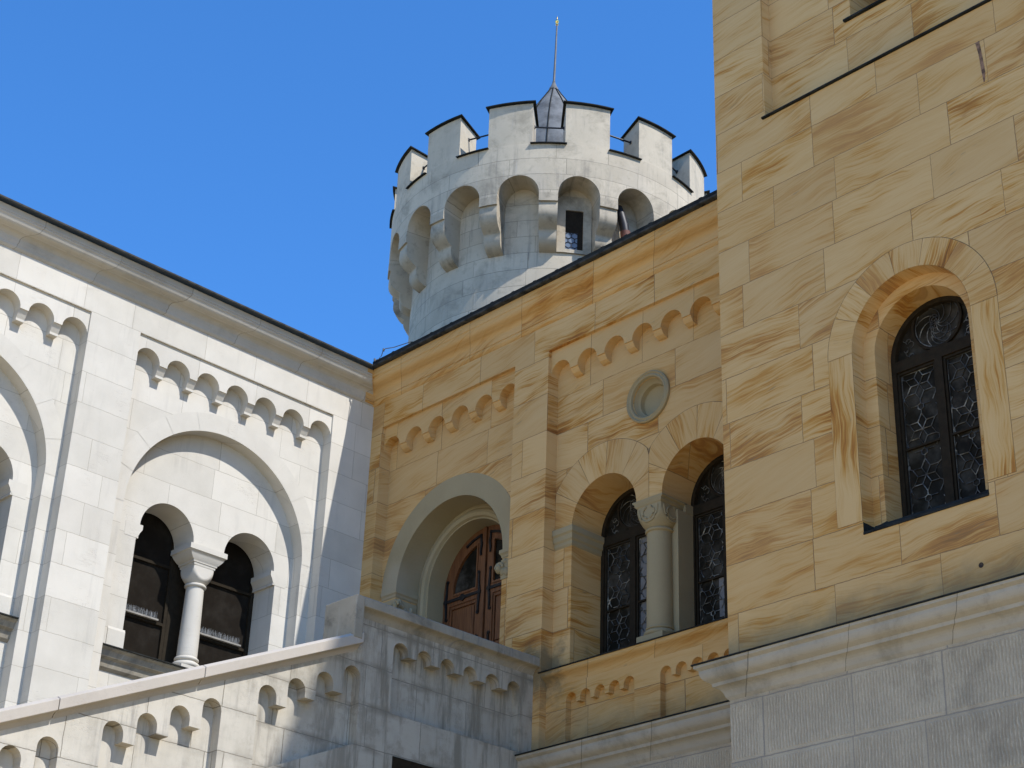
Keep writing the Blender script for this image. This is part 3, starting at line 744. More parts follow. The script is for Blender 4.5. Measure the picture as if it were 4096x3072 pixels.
# imposts at the window
IMP = lambda F, u_e, sg, d0: None
mb = MB()
prof = [(.06, 0.0), (.06, -.075), (.04, -.10), (.036, -.165), (.018, -.19), (.016, -.235), (.003, -.26), (-.02, -.262)]
for (a, va), (b, vb) in zip(prof[:-1], prof[1:]):     # left impost wraps the jamb corner
    mb.face([FY(WL+.01, WZ+va, -.2+a), FY(WC1-WRI+a, WZ+va, -.2+a), FY(WC1-WRI+b, WZ+vb, -.2+b), FY(WL+.01, WZ+vb, -.2+b)])
    mb.face([FY(WC1-WRI+a, WZ+va, -.2+a), FY(WC1-WRI+a, WZ+va, -.77), FY(WC1-WRI+b, WZ+vb, -.77), FY(WC1-WRI+b, WZ+vb, -.2+b)])
mb.face([FY(WL+.01, WZ, -.14), FY(WC1-WRI+.06, WZ, -.14), FY(WC1-WRI+.06, WZ, -.77), FY(WL+.01, WZ, -.77)])
mb.build('impost', 'grey', YW)
# middle pier, column, capital
PCX = (WC1+WC2)/2
mb = MB(); box(mb, FY, PCX-.16, PCX+.245, YS, -3.19, -.76, -.46); mb.build('pier', 'grey', YW)
mb = MB(); lathe_F(mb, FY, PCX, -.395, [(.168, YS+.20), (.166, -4.2), (.158, -3.46)])
cy = mb.build('column', 'grey', YW)
mb = MB(); sq_steps(mb, FY, PCX, -.395, [(.21, .20, YS), (.21, .20, YS+.09)])
lathe_F(mb, FY, PCX, -.395, [(.20, YS+.09)]+ring_prof(.168, YS+.09, .036)+[(.165, YS+.165)]+ring_prof(.163, YS+.172, .018)+[(.166, YS+.215)])
mb.build('base', 'grey', cy)
mb = MB(); lathe_F(mb, FY, PCX, -.395, [(.158, -3.49)]+ring_prof(.16, -3.485, .022)+[(.155, -3.43)])
cubic_cap(mb, FY, PCX, -.395, -3.44, -3.15, .205, .155)
sq_steps(mb, FY, PCX, -.395, [(.205, .205, -3.152), (.212, .215, -3.14), (.222, .222, -3.13), (.224, .224, -3.10), (.25, .232, -3.085), (.25, .232, WZ-.005)])
for ax in (0, 1):       # carved scroll and bead on each shield
    def Fs(a, v): return FY(PCX+a, v, -.395+.205+.004) if ax == 0 else FY(PCX+.205+.004, v, -.395-a)
    for sg in (-1, 1):
        tube(mb, [Fs(sg*(.022+.075*sin(t)), -3.33+.16*(t/3.0)-.0) for t in [3.0*i/9 for i in range(10)]], .012, 5)
        tube(mb, [Fs(sg*(.155-.02*t), -3.18-.16*t+.05*t*t) for t in [i/6 for i in range(7)]], .009, 5)
    tube(mb, [Fs(.155*cos(t), -3.19-.185*sin(t)) for t in [pi*i/14 for i in range(15)]], .010, 5)
    for i in range(7): lathe(mb, (0, 0, 0), [(.0001, 0)], 3) if False else None
mb.build('capital', 'grey', cy)
box_imp = MB(); box(box_imp, FY, PCX-.15, PCX+.25, WZ-.13, WZ-.004, -.765, -.60); box_imp.build('impost', 'grey', YW)
leaded_window(FY, YW, WC1, WZ, WRI+.0, YS, -.745, .46, (-1.0,), 'left round headed light beside the shaded pilaster', (4.73, 5.12, -4.9, -3.2))
leaded_window(FY, YW, WC2, WZ, WRI+.0, YS, -.745, .46, (-1.0,), 'right round headed light cut off by the square tower', (6.02, 6.15, -4.6, -4.1))

# oculus
mb = MB(); lathe(mb, (5.43, .2, -1.64), [(.362, 0), (.362, .035), (.345, .05), (.33, .035), (.325, .028), (.315, .03), (.30, .045), (.285, .035), (.275, 0), (.270, -.02), (.262, -.03), (.255, -.06), (.225, -.085), (.215, -.15), (.20, -.16), (.0005, -.165)], 56, 'y')
mb.build('oculus', 'grey', YW)

# ---- portal
FYd = lambda u, v, d: FY(u, v, d)
mb = MB(); pts_o = arc(DCX, DCZ, DRO, 0, 180, 48); pts_i = arc(DCX, DCZ, DRI, 180, 0, 48)
slab(mb, FY, [(DCX+DRO-.003, DCZ)]+arc(DCX, DCZ, DRO-.003, 2, 178, 48)+[(DCX-DRO+.003, DCZ)]+pts_i, [], -.196, -.2)
for k in range(48):       # soffit lining
    a, b = pts_i[k], pts_i[k+1]
    s_ = .997
    def sc_(p): return (DCX+(p[0]-DCX)*s_, DCZ+(p[1]-DCZ)*s_)
    a, b = sc_(a), sc_(b); mb.face([FY(*a, -.196), FY(*b, -.196), FY(*b, -.60), FY(*a, -.60)])
# inner order: face, then the deep reveal
inn = .865
hole = arch(DCX, DCZ+.02, inn, -6.05, 40)
slab(mb, FY, arch(DCX, DCZ, DRI+.05, -6.05, 40), [hole], -.60, -.92, (False, True))
por = mb.build('door_surround', 'grey', YW)
def hoop(mb, rad, d, t, n=48, zb=-6.0, k=8):
    path = [(DCX-rad, zb), (DCX-rad, -4.5)]+arc(DCX, DCZ+.01, rad, 180, 0, n)+[(DCX+rad, -4.5), (DCX+rad, zb)]
    vs = []
    for i, (x, z) in enumerate(path):
        if 2 <= i < len(path)-2: nx, nz = (x-DCX)/rad, (z-DCZ-.01)/rad
        else: nx, nz = (-1 if x < DCX else 1), 0
        vs += [FY(x+nx*t*cos(2*pi*j/k), z+nz*t*cos(2*pi*j/k), d+t*sin(2*pi*j/k)) for j in range(k)]
    mb.add(vs, [(i*k+j, i*k+(j+1) % k, (i+1)*k+(j+1) % k, (i+1)*k+j) for i in range(len(path)-1) for j in range(k)], True)
mb = MB(); hoop(mb, .955, -.60, .062); hoop(mb, 1.045, -.60, .02); mb.build('roll_moulding', 'grey', por)
# capitals of the portal: moulded impost with leaf and head carving
random.seed(11)
for sg in (-1, 1):
    e = DCX+sg*DRI
    mb = MB()
    prof = [(.035, 0), (.035, -.05), (.015, -.075), (.012, -.10), (-.01, -.13), (-.012, -.15)]
    for (a, va), (b, vb) in zip(prof[:-1], prof[1:]):
        A, B = e-sg*a, e-sg*b
        mb.face([FY(e+sg*.30, DCZ+va, -.2+a), FY(A, DCZ+va, -.2+a), FY(B, DCZ+vb, -.2+b), FY(e+sg*.30, DCZ+vb, -.2+b)])
        mb.face([FY(A, DCZ+va, -.2+a), FY(A, DCZ+va, -.60), FY(B, DCZ+vb, -.60), FY(B, DCZ+vb, -.2+b)])
    mb.face([FY(e+sg*.30, DCZ, -.165), FY(e-sg*.035, DCZ, -.165), FY(e-sg*.035, DCZ, -.6), FY(e+sg*.30, DCZ, -.6)])
    box(mb, FY, min(e-sg*.014, e+sg*.27), max(e-sg*.014, e+sg*.27), DCZ-.42, DCZ-.14, -.59, -.188)
    cp = mb.build('capital', 'grey', por)
    mb = MB()
    def blob(c, r, sq=(1, 1, 1), n=10, m=7):
        vs = []
        for j in range(m+1):
            th = pi*j/m
            for i in range(n):
                ph = 2*pi*i/n; k = 1+.14*sin(3*ph+c[0]*40)*sin(2*th)
                vs.append((c[0]+r*k*sq[0]*sin(th)*cos(ph), c[1]+r*k*sq[1]*sin(th)*sin(ph), c[2]+r*sq[2]*cos(th)))
        mb.add(vs, [(j*n+i, j*n+(i+1) % n, (j+1)*n+(i+1) % n, (j+1)*n+i) for j in range(m) for i in range(n)], True)
    for i in list(range(0, 26, 2))+[-1]+list(range(1, 26, 2)):
        if i < 0: mb.build('leaf_carving', 'grey', cp); mb = MB(); continue
        t = random.random(); zz = DCZ-.17-random.random()*.22
        if i % 2: p = (e+sg*.25*t, .205, zz)
        else: p = (e-sg*.005, .21+.36*t, zz)
        rr = random.uniform(.028, .05); blob(p, rr, (1, 1, 1.25))
        th = random.random()*6
        tube(mb, [(p[0]+.05*cos(th+k*.9)*k/5, p[1]-.012*k/5, p[2]+.05*sin(th+k*.9)*k/5) for k in range(6)], .011, 5)
    # little crowned head on the corner
    mb.build('leaf_carving', 'grey', cp); mb = MB()
    hc = (e-sg*.03, .165, DCZ-.27)
    blob(hc, .062, (.82, .85, 1.15), 16, 12); blob((hc[0]-sg*.012, hc[1]-.055, hc[2]-.005), .013, (.8, 1.2, 1.6)); blob((hc[0], hc[1]-.05, hc[2]-.035), .014, (1.5, .7, .6))
    for s2 in (-1, 1): blob((hc[0]+s2*.022, hc[1]-.045, hc[2]+.016), .010, (1.2, .6, .8))
    for k in range(9): blob((hc[0]+.062*cos(pi*k/8), hc[1]+.01, hc[2]+.03+.05*sin(pi*k/8)), .024)
    mb.build('carved_head', 'grey', cp)

# door leaves at y=.9
DY = -.90
mb = MB(); dz = DCZ+.02
leafs = []
def leaf_outline(sg, r, vb, gap): 
    # half arch: from the meeting stile outwards
    a = arc(DCX, dz, r, 90, 180 if sg < 0 else 0, 22)
    x0 = DCX+sg*gap
    a = [(x0, dz+sqrt(max(r*r-gap*gap, 0)))]+[p for p in a if abs(p[0]-DCX) > gap+.002]
    return a+[(DCX+sg*r, vb), (x0, vb)]
for sg in (-1, 1):
    mb = MB()
    out = leaf_outline(sg, inn+.01, -5.9, .03)
    gw = [(DCX+sg*.165, dz-.03), (DCX+sg*.165, dz+sqrt(.665**2-.165**2))]+[p for p in arc(DCX, dz, .665, 90, 180 if sg < 0 else 0, 20) if abs(p[0]-DCX) > .18 and p[1] > dz+.0]+[(DCX+sg*.66, dz-.03)]
    pn = rect(min(DCX+sg*.17, DCX+sg*.73), max(DCX+sg*.17, DCX+sg*.73), -3.98, -3.20)
    pn2 = rect(min(DCX+sg*.17, DCX+sg*.73), max(DCX+sg*.17, DCX+sg*.73), -5.0, -4.15)
    slab(mb, FY, out, [gw, pn, pn2], DY, DY-.05)
    # beads round the glass and the panel
    def off(poly, k):
        cx_ = sum(p[0] for p in poly)/len(poly); cz_ = sum(p[1] for p in poly)/len(poly)
        return [(cx_+(p[0]-cx_)*k, cz_+(p[1]-cz_)*k) for p in poly]
    slab(mb, FY, off(gw, 1.03), [off(gw, .95)], DY+.014, DY-.02)
    for q in (pn, pn2):
        slab(mb, FY, off(q, 1.0), [off(q, .88)], DY-.018, DY-.05); slab(mb, FY, off(q, .80), [], DY-.022, DY-.06)
        slab(mb, FY, off(q, 1.02), [], DY-.045)
    if sg < 0:
        box(mb, FY, DCX-.035, DCX+.02, -5.9, dz+.855, DY-.03, DY+.028)
        box(mb, FY, DCX-.055, DCX-.037, -5.9, dz+.85, DY-.03, DY+.014)
    lf = mb.build('door', 'wood', YW)
    if sg < 0: lf['label'] = 'left door leaf with arched pane'
    else: lf['label'] = 'right door leaf mostly hidden by the pilaster'
    mb = MB(); slab(mb, FY, off(gw, 1.02), [], DY-.035); mb.build('pane', 'glass', lf)
    # wrought iron straps
    def strap(zc, x_in, x_out, upper=True):
        mb = MB(); F = FY; d0, d1 = DY+.002, DY+.02
        xi, xo = DCX+sg*x_in, DCX+sg*x_out
        bar(mb, F, (xi, zc), (xo, zc), .042, d0, d1)
        mx = (xi+xo)/2
        dm = [(mx-.10, zc), (mx, zc+.055), (mx+.10, zc), (mx, zc-.055)]; dh = [(mx-.03, zc), (mx, zc+.02), (mx+.03, zc), (mx, zc-.02)]
        slab(mb, F, dm, [dh], d1+.003, d0)
        for x, hi, lo, s3 in ((xi, .30, .30, sg), (xo, .30, .27, -sg)):
            for e, h in ((1, hi), (-1, lo)):
                p = [(x+s3*.02*sin(2.2*t), zc+e*h*t) for t in [i/8 for i in range(9)]]
                for k in range(8): bar(mb, F, p[k], p[k+1], .042-.017*k/8, d0, d1)
                q = p[-1]; slab(mb, F, arc(q[0]+s3*.012, q[1], .026, 0, 360, 12)[:-1], [], d1, d0)
            slab(mb, F, arc(x, zc, .035, 0, 360, 14)[:-1], [], d1+.006, d0)
        mb.build('strap_hinge', 'iron', lf)
    strap(-3.12, .095, .805); strap(-4.08, .095, .805)
    mb = MB()
    for e, h, z0 in ((1, .16, -2.40), (-1, .17, -2.40)):
        p = [(DCX+sg*(.085+.015*sin(2.2*t)), z0+e*h*t) for t in [i/6 for i in range(7)]]
        for k in range(6): bar(mb, FY, p[k], p[k+1], .04-.015*k/6, DY+.002, DY+.02)
    p = arc(DCX, dz, .765, 90-sg*7 if sg > 0 else 97, 90-sg*28 if sg > 0 else 122, 6)
    for k in range(6): bar(mb, FY, p[k], p[k+1], .036, DY+.002, DY+.02)
    mb.build('corner_strap', 'iron', lf)

# base cornice of the yellow wing and the base wall
def base_profile(): return [(-.03, -6.475), (0, -6.475), (.012, -6.462), (.03, -6.44)]+bulge((.035, -6.43), (.125, -6.335), .16, 5, 1)[1:]+[(.132, -6.30)]+bulge((.14, -6.292), (.222, -6.205), .15, 5, -1)[1:]+[(.222, -6.17), (.262, -6.145), (.266, -6.11), (-.03, -6.085)]
mb = MB(); prism(mb, FY, base_profile(), TXP+.001, XR+.3); bc = mb.build('base_cornice', 'base_corn', YW)
mb = MB(); prism(mb, FY, [(.0, -6.075), (.278, -6.099), (.283, -6.103), (.283, -6.115), (.27, -6.117), (.0, -6.095)], TXP-.002, XR+.3); mb.build('flashing', 'dark', bc)
mb = MB(); slab(mb, FY, rect(TXP-.02, XR+.3, -ZC, -6.46), [], .003); mb.build('base_wall', 'tooled', YW)
# lightning conductor wire at the eaves corner
mb = MB()
tube(mb, [(.43, -.40, .49), (.50, -.375, .50), (.545, -.36, .55), (.575, -.36, .63), (.63, -.36, .64), (.80, -.35, .60), (1.2, -.33, .56)], .007, 5)
for p in ((.44, -.40, .50), (.585, -.36, .635)): lathe(mb, p, [(.0, -.02), (.016, -.02), (.016, .02), (.0, .02)], 8)
mb.build('lightning_wire', 'rod', YW)

# ================================================================== square tower (right)
ST = thing('square_tower', 'square yellow sandstone tower with tooled grey base filling the right side', 'tower')
GX, GZ, SL = 24.0, 17.1, .845  # unseen gable added to cast the slanting shade on the stair parapet
g0 = GZ-SL*(GX-XR)
mb = MB()
RCX, RCZ, RRI, RRO = 10.237, -3.05, .722, 1.03
WB = -4.97
hole_r = arch(RCX, RCZ, RRI, -5.115, 36)
outl = [(XR, -6.46), (42, -6.46), (42, g0), (GX, GZ), (XR, g0)]
rec = rect(8.50, 14.0, .50, 8.2)
rec = [(8.50, .50), (14.0, .50), (14.0, 5.6), (8.5, 3.2)]
slab(mb, FR, outl, [hole_r, rec], 0, -.165, (False, False))
hp = hole_r
for i in range(len(hp)):
    a, b = hp[i], hp[(i+1) % len(hp)]; mb.face([FR(*a, 0), FR(*b, 0), FR(*b, -.196), FR(*a, -.196)])
for i in range(4):
    a, b = rec[i], rec[(i+1) % 4]; mb.face([FR(*a, 0), FR(*b, 0), FR(*b, -.165), FR(*a, -.165)])
ri2 = .575
slab(mb, FR, arch(RCX, RCZ, RRI+.02, -5.2, 36), [arch(RCX, RCZ, ri2, -5.2, 36)], -.196, -.50, (False, True))
slab(mb, FR, rec, [rect(9.68, 11.6, 1.43, 3.0)], -.165, -1.2, (False, True))
# sides and top
mb.face([(XR, RY, -6.46), (XR, 12, -6.46), (XR, 12, g0), (XR, RY, g0)])
mb.face([(42, RY, -6.46), (42, 12, -6.46), (42, 12, g0), (42, RY, g0)])
mb.build('wall', 'sand', ST)
mb = MB(); mb.face([(XR-.02, RY-.02, g0+.004), (GX, RY-.02, GZ+.02), (GX, 12, GZ+.02), (XR-.02, 12, g0+.004)]); mb.face([(42, RY-.02, g0), (GX, RY-.02, GZ+.02), (GX, 12, GZ+.02), (42, 12, g0)])
mb.build('roof', 'roof', ST)
mb = MB(); box(mb, FR, XR+.1, 41.9, -ZC, g0-.1, -12, -1.3); mb.build('wall_core', 'dim', ST)
random.seed(21)
voussoirs(FR, 'window_arch', ST, RCX, RCZ, RRI, lambda a: RRO, [0, 25, 50, 76, 100, 127, 152, 180])
jamb_strip(FR, ST, RCX-RRO, RCX-RRI-.003, WB, RCZ-.008); jamb_strip(FR, ST, RCX+RRI+.003, RCX+RRO, WB, RCZ-.008)
# soffit stones of the first order, same radial streaks
mb = MB()
for a0, a1 in zip([0, 25, 50, 76, 100, 127, 152], [25, 50, 76, 100, 127, 152, 180]):
    sd = random.random(); oo = random.random()*30
    for k in range(5):
        b0, b1 = radians(a0+(a1-a0)*k/5), radians(a0+(a1-a0)*(k+1)/5); R_ = RRI-.003
        mb.face([FR(RCX+R_*cos(b0), RCZ+R_*sin(b0), .003), FR(RCX+R_*cos(b1), RCZ+R_*sin(b1), .003), FR(RCX+R_*cos(b1), RCZ+R_*sin(b1), -.196), FR(RCX+R_*cos(b0), RCZ+R_*sin(b0), -.196)],
                uv=[(oo, b0+oo), (oo, b1+oo), (oo+.2, b1+oo), (oo+.2, b0+oo)], seed=sd)
mb.build('arch_soffit', 'sand_uv', ST, weld=False)
mb = MB(); prism(mb, FR, [(-.5, -4.93), (-.20, -4.965), (-.15, -5.03), (.012, -5.10), (.014, -5.125), (-.03, -5.125), (-.5, -5.1)], RCX-RRI+.004, RCX+RRI-.004)
for sg in (-1, 1):
    u1, u2 = RCX+sg*(RRI-.003), RCX+sg*(ri2-.003)
    mb.face([FR(u1, -4.985, .002), FR(u1, -5.114, .002), FR(u1, -5.114, -.193), FR(u1, -4.985, -.193)])
    mb.face([FR(u1, -4.985, -.193), FR(u1, -5.114, -.193), FR(u2, -5.114, -.193), FR(u2, -4.955, -.193)])
    mb.face([FR(u2, -4.955, -.193), FR(u2, -5.114, -.193), FR(u2, -5.114, -.4), FR(u2, -4.94, -.4)])
mb.build('window_sill', 'dark', ST)
mb = MB(); mb.face([FR(10.80+.022*cos(a*pi/6), -5.79+.022*sin(a*pi/6), .002) for a in range(12)])
lathe(mb, (10.80, RY, -5.79), [(.027, .002), (.026, .005), (.019, .004)], 14, 'y'); mb.build('anchor_hole', M['rust'], ST)
mb = MB(); pq = [(11.335, .045), (11.385, .05), (11.40, -.14), (11.415, -.37), (11.40, -.49), (11.385, -.505), (11.37, -.33), (11.36, -.12)]
mb.face([FR(u, v, .003) for u, v in pq]); mb.build('mortar_patch', M['patch'], ST)
leaded_window(FR, ST, RCX, RCZ, ri2, -4.96, -.485, .52, (-1.0,), 'tall round headed leaded window with brown sandstone arch')
mb = MB(); prism(mb, FR, [(-.17, .53), (.035, .505), (.037, .485), (-.0, .482), (-.17, .50)], 8.47, 14.03)
mb.build('ledge_flashing', 'dark', ST)
mb = MB(); prism(mb, FR, [(-1.18, 1.46), (-.12, 1.42), (-.12, 1.395), (-1.18, 1.395)], 9.60, 11.66); mb.build('window_sill', 'dark', ST)
mb = MB(); mb.face([FR(u, v, -1.19) for u, v in rect(9.6, 11.7, 1.4, 3.1)]); mb.build('pane', 'glass', ST)
mb = MB(); prism(mb, FR, base_profile(), XR, 42, -1, 0)
FRs = lambda u, v, d: (XR-d, -u, v)
prism(mb, FRs, base_profile(), 0.0, -RY, 0, 1)
bc = mb.build('base_cornice', 'base_corn', ST)
FLP = [(.0, -6.075), (.278, -6.099), (.283, -6.103), (.283, -6.115), (.27, -6.117), (.0, -6.095)]
mb = MB(); prism(mb, FR, FLP, XR, 42, -1, 0); prism(mb, FRs, FLP, 0, -RY, 0, 1); mb.build('flashing', 'dark', bc)
mb = MB(); slab(mb, FR, rect(XR, 42, -ZC, -6.46), [], 0); mb.face([(XR, RY, -ZC), (XR, 4, -ZC), (XR, 4, -6.46), (XR, RY, -6.46)])
mb.build('base_wall', 'tooled', ST)

# ================================================================== round tower
RT = thing('round_tower', 'round pale stone tower with battlements, corbel arches and grey spire behind the eaves', 'tower')
def CYL(a, r_, z): return (TX+r_*cos(radians(a)), TY+r_*sin(radians(a)), z)
RO_, RS = 3.15, 2.67
ACN = [-34.8+20.5*k for k in range(-8, 9)]; AHW = 7.1
SPR, RISE = 5.865, .395
ZT = 6.95
mb = MB(); lathe(mb, (TX, TY, 0), [(RS, -12), (RS, 4.85), (RS, 6.9)], 120); mb.build('shaft', 'tower', RT)
mb = MB()
def bot(a):
    for c in ACN:
        x = (a-c)/AHW
        if abs(x) <= 1: return SPR+RISE*sqrt(max(0, 1-x*x))
    return SPR
A = sorted(set([round(ACN[0]-24+i*1.0, 3) for i in range(360)]+[round(c+AHW*cos(radians(t)), 4) for c in ACN for t in range(0, 181, 9)]+[ACN[0]-24+360]))
A = [a for a in A if ACN[0]-24 <= a <= ACN[0]-24+360]
for a, b in zip(A[:-1], A[1:]):
    za, zb = bot(a), bot(b)
    mb.face([CYL(a, RO_, za), CYL(b, RO_, zb), CYL(b, RO_, ZT), CYL(a, RO_, ZT)], smooth=True)
    mb.face([CYL(a, RO_, za), CYL(b, RO_, zb), CYL(b, RS, zb), CYL(a, RS, za)])
    mb.face([CYL(a, RO_, ZT), CYL(b, RO_, ZT), CYL(b, 2.60, ZT), CYL(a, 2.60, ZT)])
    mb.face([CYL(a, 2.60, ZT), CYL(b, 2.60, ZT), CYL(b, 2.60, 6.2), CYL(a, 2.60, 6.2)])
mb.build('parapet', 'tower', RT)
mb = MB(); lathe(mb, (TX, TY, 6.25), [(2.65, 0), (.01, .25)], 48); mb.build('roof_deck', 'roof', RT)
# corbels between the arches
prof = [(RO_-.004, SPR), (RO_+.006, SPR), (RO_+.006, SPR-.175), (RO_-.035, SPR-.18)]+bulge((RO_-.04, SPR-.185), (2.905, 5.23), .22, 7, 1)[1:]+[(2.895, 5.215)]+bulge((2.90, 5.205), (RS+.005, 4.875), .22, 7, 1)[1:]+[(RS-.05, 4.87), (RS-.05, SPR)]
def curved_prism(mb, prof, a0, a1, n=4, taper=None):
    As = [a0+(a1-a0)*i/n for i in range(n+1)]
    for x, y in zip(As[:-1], As[1:]):
        for (r1, z1), (r2, z2) in zip(prof[:-1], prof[1:]):
            mb.face([CYL(x, r1, z1), CYL(y, r1, z1), CYL(y, r2, z2), CYL(x, r2, z2)], smooth=True)
    mb.face([CYL(a0, r_, z_) for r_, z_ in prof]); mb.face([CYL(a1, r_, z_) for r_, z_ in prof])
for c in ACN:
    mb = MB(); curved_prism(mb, prof, c+AHW, c+20.5-AHW); mb.build('corbel', 'corbel_t', RT)
# merlons and crenel sills
MCN = [-32.1+26.75*k for k in range(-6, 7)]; MH = 7.75
random.seed(3)
for i, c in enumerate(MCN):
    mb = MB(); curved_prism(mb, [(2.62, ZT-.01), (RO_-.02, ZT-.01), (RO_-.012, 7.865), (2.62, 7.745)], c-MH, c+MH, 6)
    # close inner face
    mb.face([CYL(c-MH, 2.62, ZT), CYL(c+MH, 2.62, ZT), CYL(c+MH, 2.62, 7.745), CYL(c-MH, 2.62, 7.745)])
    me_ = mb.build('merlon', 'merlon', RT)
    mb = MB(); curved_prism(mb, [(2.55, 7.73), (RO_+.045, 7.872), (RO_+.045, 7.894), (2.55, 7.754)], c-MH-1.0, c+MH+1.0, 6)
    mb.face([CYL(c-MH-1, 2.55, 7.754), CYL(c+MH+1, 2.55, 7.754), CYL(c+MH+1, 2.55, 7.73), CYL(c-MH-1, 2.55, 7.73)])
    mb.build('coping_sheet', 'dark', me_)
    if i < len(MCN)-1:
        a0, a1 = c+MH, c+26.75-MH
        mb = MB(); curved_prism(mb, [(2.56, ZT+.005), (RO_+.05, ZT-.02), (RO_+.05, ZT-.002), (2.56, ZT+.03)], a0-.5, a1+.5, 5); mb.build('crenel_sill', 'dark', RT)
        if i in (0, 1, 2, 3, 4, 5, 6, 7, 8):
            mb = MB(); p, q = Vector(CYL(a0-.2, 2.86, 7.52)), Vector(CYL(a1+.2, 2.86, 7.50))
            tube(mb, [p, q], .017, 6); lathe(mb, tuple(p), [(0, -.035), (.03, -.03), (.03, .03), (0, .035)], 8); lathe(mb, tuple(q), [(0, -.035), (.03, -.03), (.03, .03), (0, .035)], 8)
            if i in (2, 3): tube(mb, [p, Vector(CYL(a0+.25, 2.87, 7.2)), Vector(CYL(a0+.3, 2.9, ZT))], .008, 5)
            mb.build('tie_rod', 'iron', RT)
# slit window
mb = MB(); sa0, sa1, sz0, sz1 = -38.3, -31.3, 4.96, 5.80
def SL_(a, z, r_): return CYL(a, r_, z)
for (aa, ab, za, zb) in ((-41.6, sa0, 4.885, 6.1), (sa1, -28.0, 4.885, 6.1), (sa0, sa1, 4.885, sz0), (sa0, sa1, sz1, 6.1)):
    mb.face([CYL(aa, RS+.035, za), CYL(ab, RS+.035, za), CYL(ab, RS+.035, zb), CYL(aa, RS+.035, zb)])
for a, b in (((sa0, sz0), (sa1, sz0)), ((sa1, sz0), (sa1, sz1)), ((sa1, sz1), (sa0, sz1)), ((sa0, sz1), (sa0, sz0))):
    mb.face([CYL(a[0], RS+.035, a[1]), CYL(b[0], RS+.035, b[1]), CYL(b[0], RS+.004, b[1]), CYL(a[0], RS+.004, a[1])])
sw = mb.build('window', 'corbel_t', RT)
mb = MB(); mb.face([CYL(a, RS+.006, z) for a, z in ((sa0, sz0), (sa1, sz0), (sa1, sz1), (sa0, sz1))]); mb.build('dark_opening', 'frame', sw)
mb = MB(); mb.face([CYL(a, RS+.010, z) for a, z in ((sa0, sz0), (sa1-2.2, sz0), (sa1-2.2, sz0+.36), (sa0, sz0+.36))]); mb.build('pane', 'glass_t', sw)
mb = MB(); FS = lambda u, v, d: CYL(sa0+degrees(u/RS), RS+.010+d, sz0+v)
segs = []
for j in range(-1, 4):
    for i in range(-1, 4):
        x, y = i*.115+(.0575 if j % 2 else 0), j*.10
        hx = [(x+.066*cos(radians(30+60*k)), y+.066*sin(radians(30+60*k))) for k in range(6)]
        segs += [(hx[k], hx[(k+1) % 6]) for k in range(6)]
came_mesh(mb, FS, segs, (0, .225, 0, .36), .001, .008); mb.build('lead_came', 'iron', sw)
# drainpipe in the next arch
mb = MB()
def pz(a, z, r_): return CYL(a, r_, z)
pth = [pz(-17.2, 6.02, 2.74), pz(-16.6, 5.85, 2.80), pz(-15.7, 5.6, 2.84), pz(-15.2, 5.4, 2.85), pz(-14.9, 5.1, 2.85), pz(-14.9, 4.3, 2.85)]
tube(mb, pth, .085, 12); dp = mb.build('drainpipe', 'drain', RT)
mb = MB(); tube(mb, [pz(-15.35, 5.47, 2.85), pz(-15.1, 5.33, 2.85)], .095, 12); mb.build('pipe_band', 'drain_r', dp)
mb = MB(); tube(mb, [pz(-14.9, 5.02, 2.85), pz(-14.9, 4.6, 2.85)], .09, 12); mb.build('pipe_collar', 'spike', dp)
# spire
SPP = [(.075, 10.545), (.17, 10.38), (.345, 10.10), (.47, 9.86), (.60, 9.56), (.71, 9.22), (.80, 8.85), (.87, 8.4), (.92, 7.8), (.95, 6.4)]
mb = MB(); n = 12
vs = [(TX+r_*cos(2*pi*i/48), TY+r_*sin(2*pi*i/48), z) for r_, z in SPP for i in range(48)]
mb.add(vs, [(j*48+i, j*48+(i+1) % 48, (j+1)*48+(i+1) % 48, (j+1)*48+i) for j in range(len(SPP)-1) for i in range(48)], True)
sp = mb.build('spire', 'lead', RT)
mb = MB()
for k in range(10):
    a = 36*k-52; tube(mb, [CYL(a, r_+.008, z) for r_, z in SPP], .014, 5)
mb.build('standing_seams', 'dark', sp)
mb = MB(); lathe(mb, (TX, TY, 0), [(.10, 10.52), (.10, 10.56), (.06, 10.64), (.035, 10.72), (.03, 10.76)], 20); mb.build('spire_cap', 'lead', sp)
mb = MB(); tube(mb, [(TX, TY, 10.7), (TX+.02, TY+.01, 11.6), (TX+.025, TY+.02, 12.30)], [.026, .021, .016], 8); mb.build('finial_rod', 'rod', sp)
mb = MB(); lathe(mb, (TX+.025, TY+.02, 0), [(.0, 12.25), (.03, 12.26), (.035, 12.28), (.02, 12.30), (.038, 12.33), (.044, 12.36), (.025, 12.39), (.012, 12.42), (.012, 12.47), (.0, 12.49)], 16); mb.build('gilded_knob', 'gold', sp)

# ================================================================== outside staircase
SS = thing('staircase', 'grey stone outside staircase with arcaded parapet rising to the landing before the door', 'staircase')
SLP = .455
def wtop(y): return -5.413+SLP*(y+2.755)      # underside of the raking coping on the wall
mb = MB()
YE = -15.0
outl = [(YE, -ZC), (0, -ZC), (0, -5.03), (-2.83, -5.03), (-2.83, wtop(-2.83)+.02), (YE, wtop(YE)+.02)]
hs = []
lv = [(-2.173+.3695*i, -5.183) for i in range(6)]
hs.append(lomb(lv, .112, .035, -6.055, -6.055))
for gidx in range(4):
    o = -1.83*gidx
    ap = [(-4.005+.3795*i+o, -6.151+.1715*i+SLP*o) for i in range(4)]
    zl, zr = -6.512+SLP*(ap[0][0]-.118+2.75), -6.512+SLP*(ap[-1][0]+.118+2.75)
    hs.append(lomb(ap, .118, .072, zl, zr))
slab(mb, FT, outl, hs, 0, -.145, (False, True))
mb.face([FT(u, v, -.145) for u, v in outl])
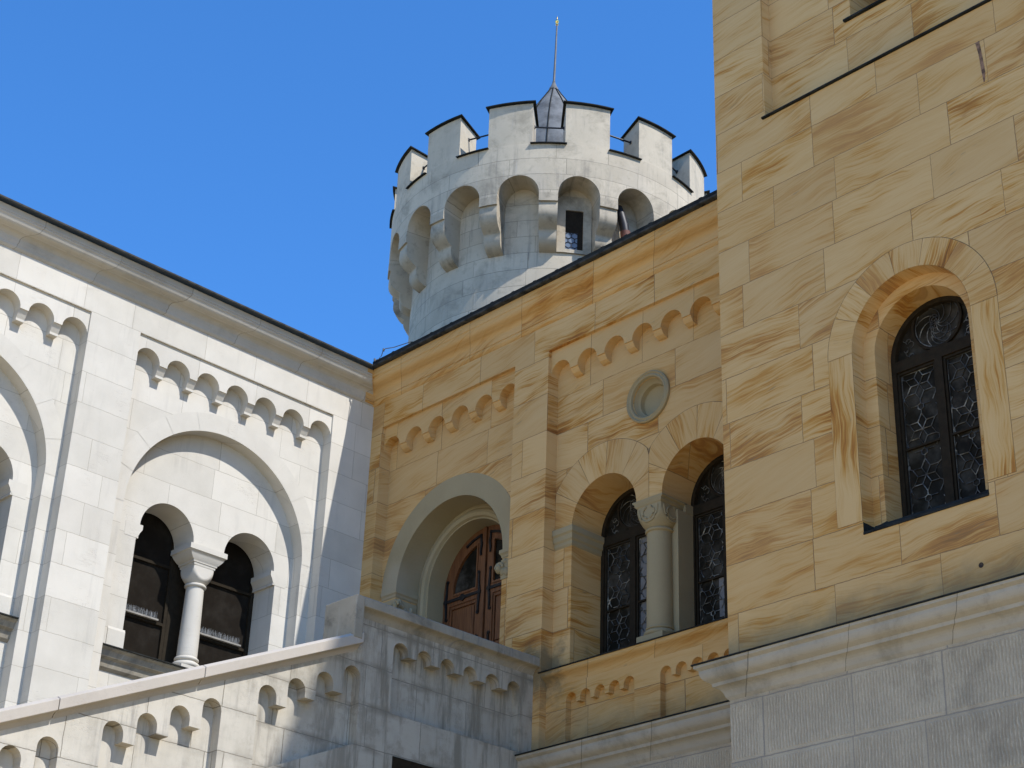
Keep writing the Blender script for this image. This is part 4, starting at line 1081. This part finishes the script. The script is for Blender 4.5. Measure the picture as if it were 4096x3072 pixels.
# ground floor opening under the landing
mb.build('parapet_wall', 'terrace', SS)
mb = MB(); slab(mb, FT, rect(-2.2, -.9, -9.5, -6.50), [], .004); 
mb = MB(); box(mb, FT, -2.30, -.85, -6.58, -6.50, .0, .06)
mb = MB()
co_ = [(YE, -ZC), (-.01, -ZC), (-.01, -5.2), (-2.8, -5.2), (-2.8, wtop(-2.8)-.02), (YE, wtop(YE)-.02)]
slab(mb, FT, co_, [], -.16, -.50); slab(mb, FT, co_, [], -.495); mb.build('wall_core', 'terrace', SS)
mb = MB(); slab(mb, FT, rect(-2.20, -1.0, -9.0, -6.54), [rect(-2.19, -1.01, -8.99, -6.55)], .006, -.1); 
mb.face([FT(u, v, .003) for u, v in rect(-2.19, -1.01, -8.99, -6.55)]); mb.build('doorway', 'frame', SS)
# pier block at the kink
PP = .113
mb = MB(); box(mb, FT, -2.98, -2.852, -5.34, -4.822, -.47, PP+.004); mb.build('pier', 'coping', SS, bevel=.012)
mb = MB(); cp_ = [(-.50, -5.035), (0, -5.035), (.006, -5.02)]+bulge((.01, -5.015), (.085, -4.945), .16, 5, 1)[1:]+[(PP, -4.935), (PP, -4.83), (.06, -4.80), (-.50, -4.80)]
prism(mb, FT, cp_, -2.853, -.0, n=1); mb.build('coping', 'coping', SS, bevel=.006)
# raking coping: joints between the lengths
def rake(F):
    return lambda u, v, d: F(u, v+SLP*(u+2.755), d)
rp = [(-.50, -5.413), (0, -5.413), (.006, -5.40)]+bulge((.01, -5.395), (.085, -5.345), .16, 5, 1)[1:]+[(PP-.004, -5.338), (PP-.004, -5.222), (.05, -5.19), (-.50, -5.19)]
js = [-2.82, -4.905, -6.535, -8.6, -10.8, -13.0, -15.0]
for a, b in zip(js[1:], js[:-1]):
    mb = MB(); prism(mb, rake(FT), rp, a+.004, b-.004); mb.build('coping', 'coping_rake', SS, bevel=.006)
# landing and steps behind the parapet
mb = MB(); box(mb, FT, -2.9, -.01, -6.3, -5.98, -3.6, -.57)
for i in range(28):
    y1 = -2.9-.36*i; z = -5.98-.164*(i+1); box(mb, FT, y1-.36, y1, z-.8, z, -3.6, -.57)
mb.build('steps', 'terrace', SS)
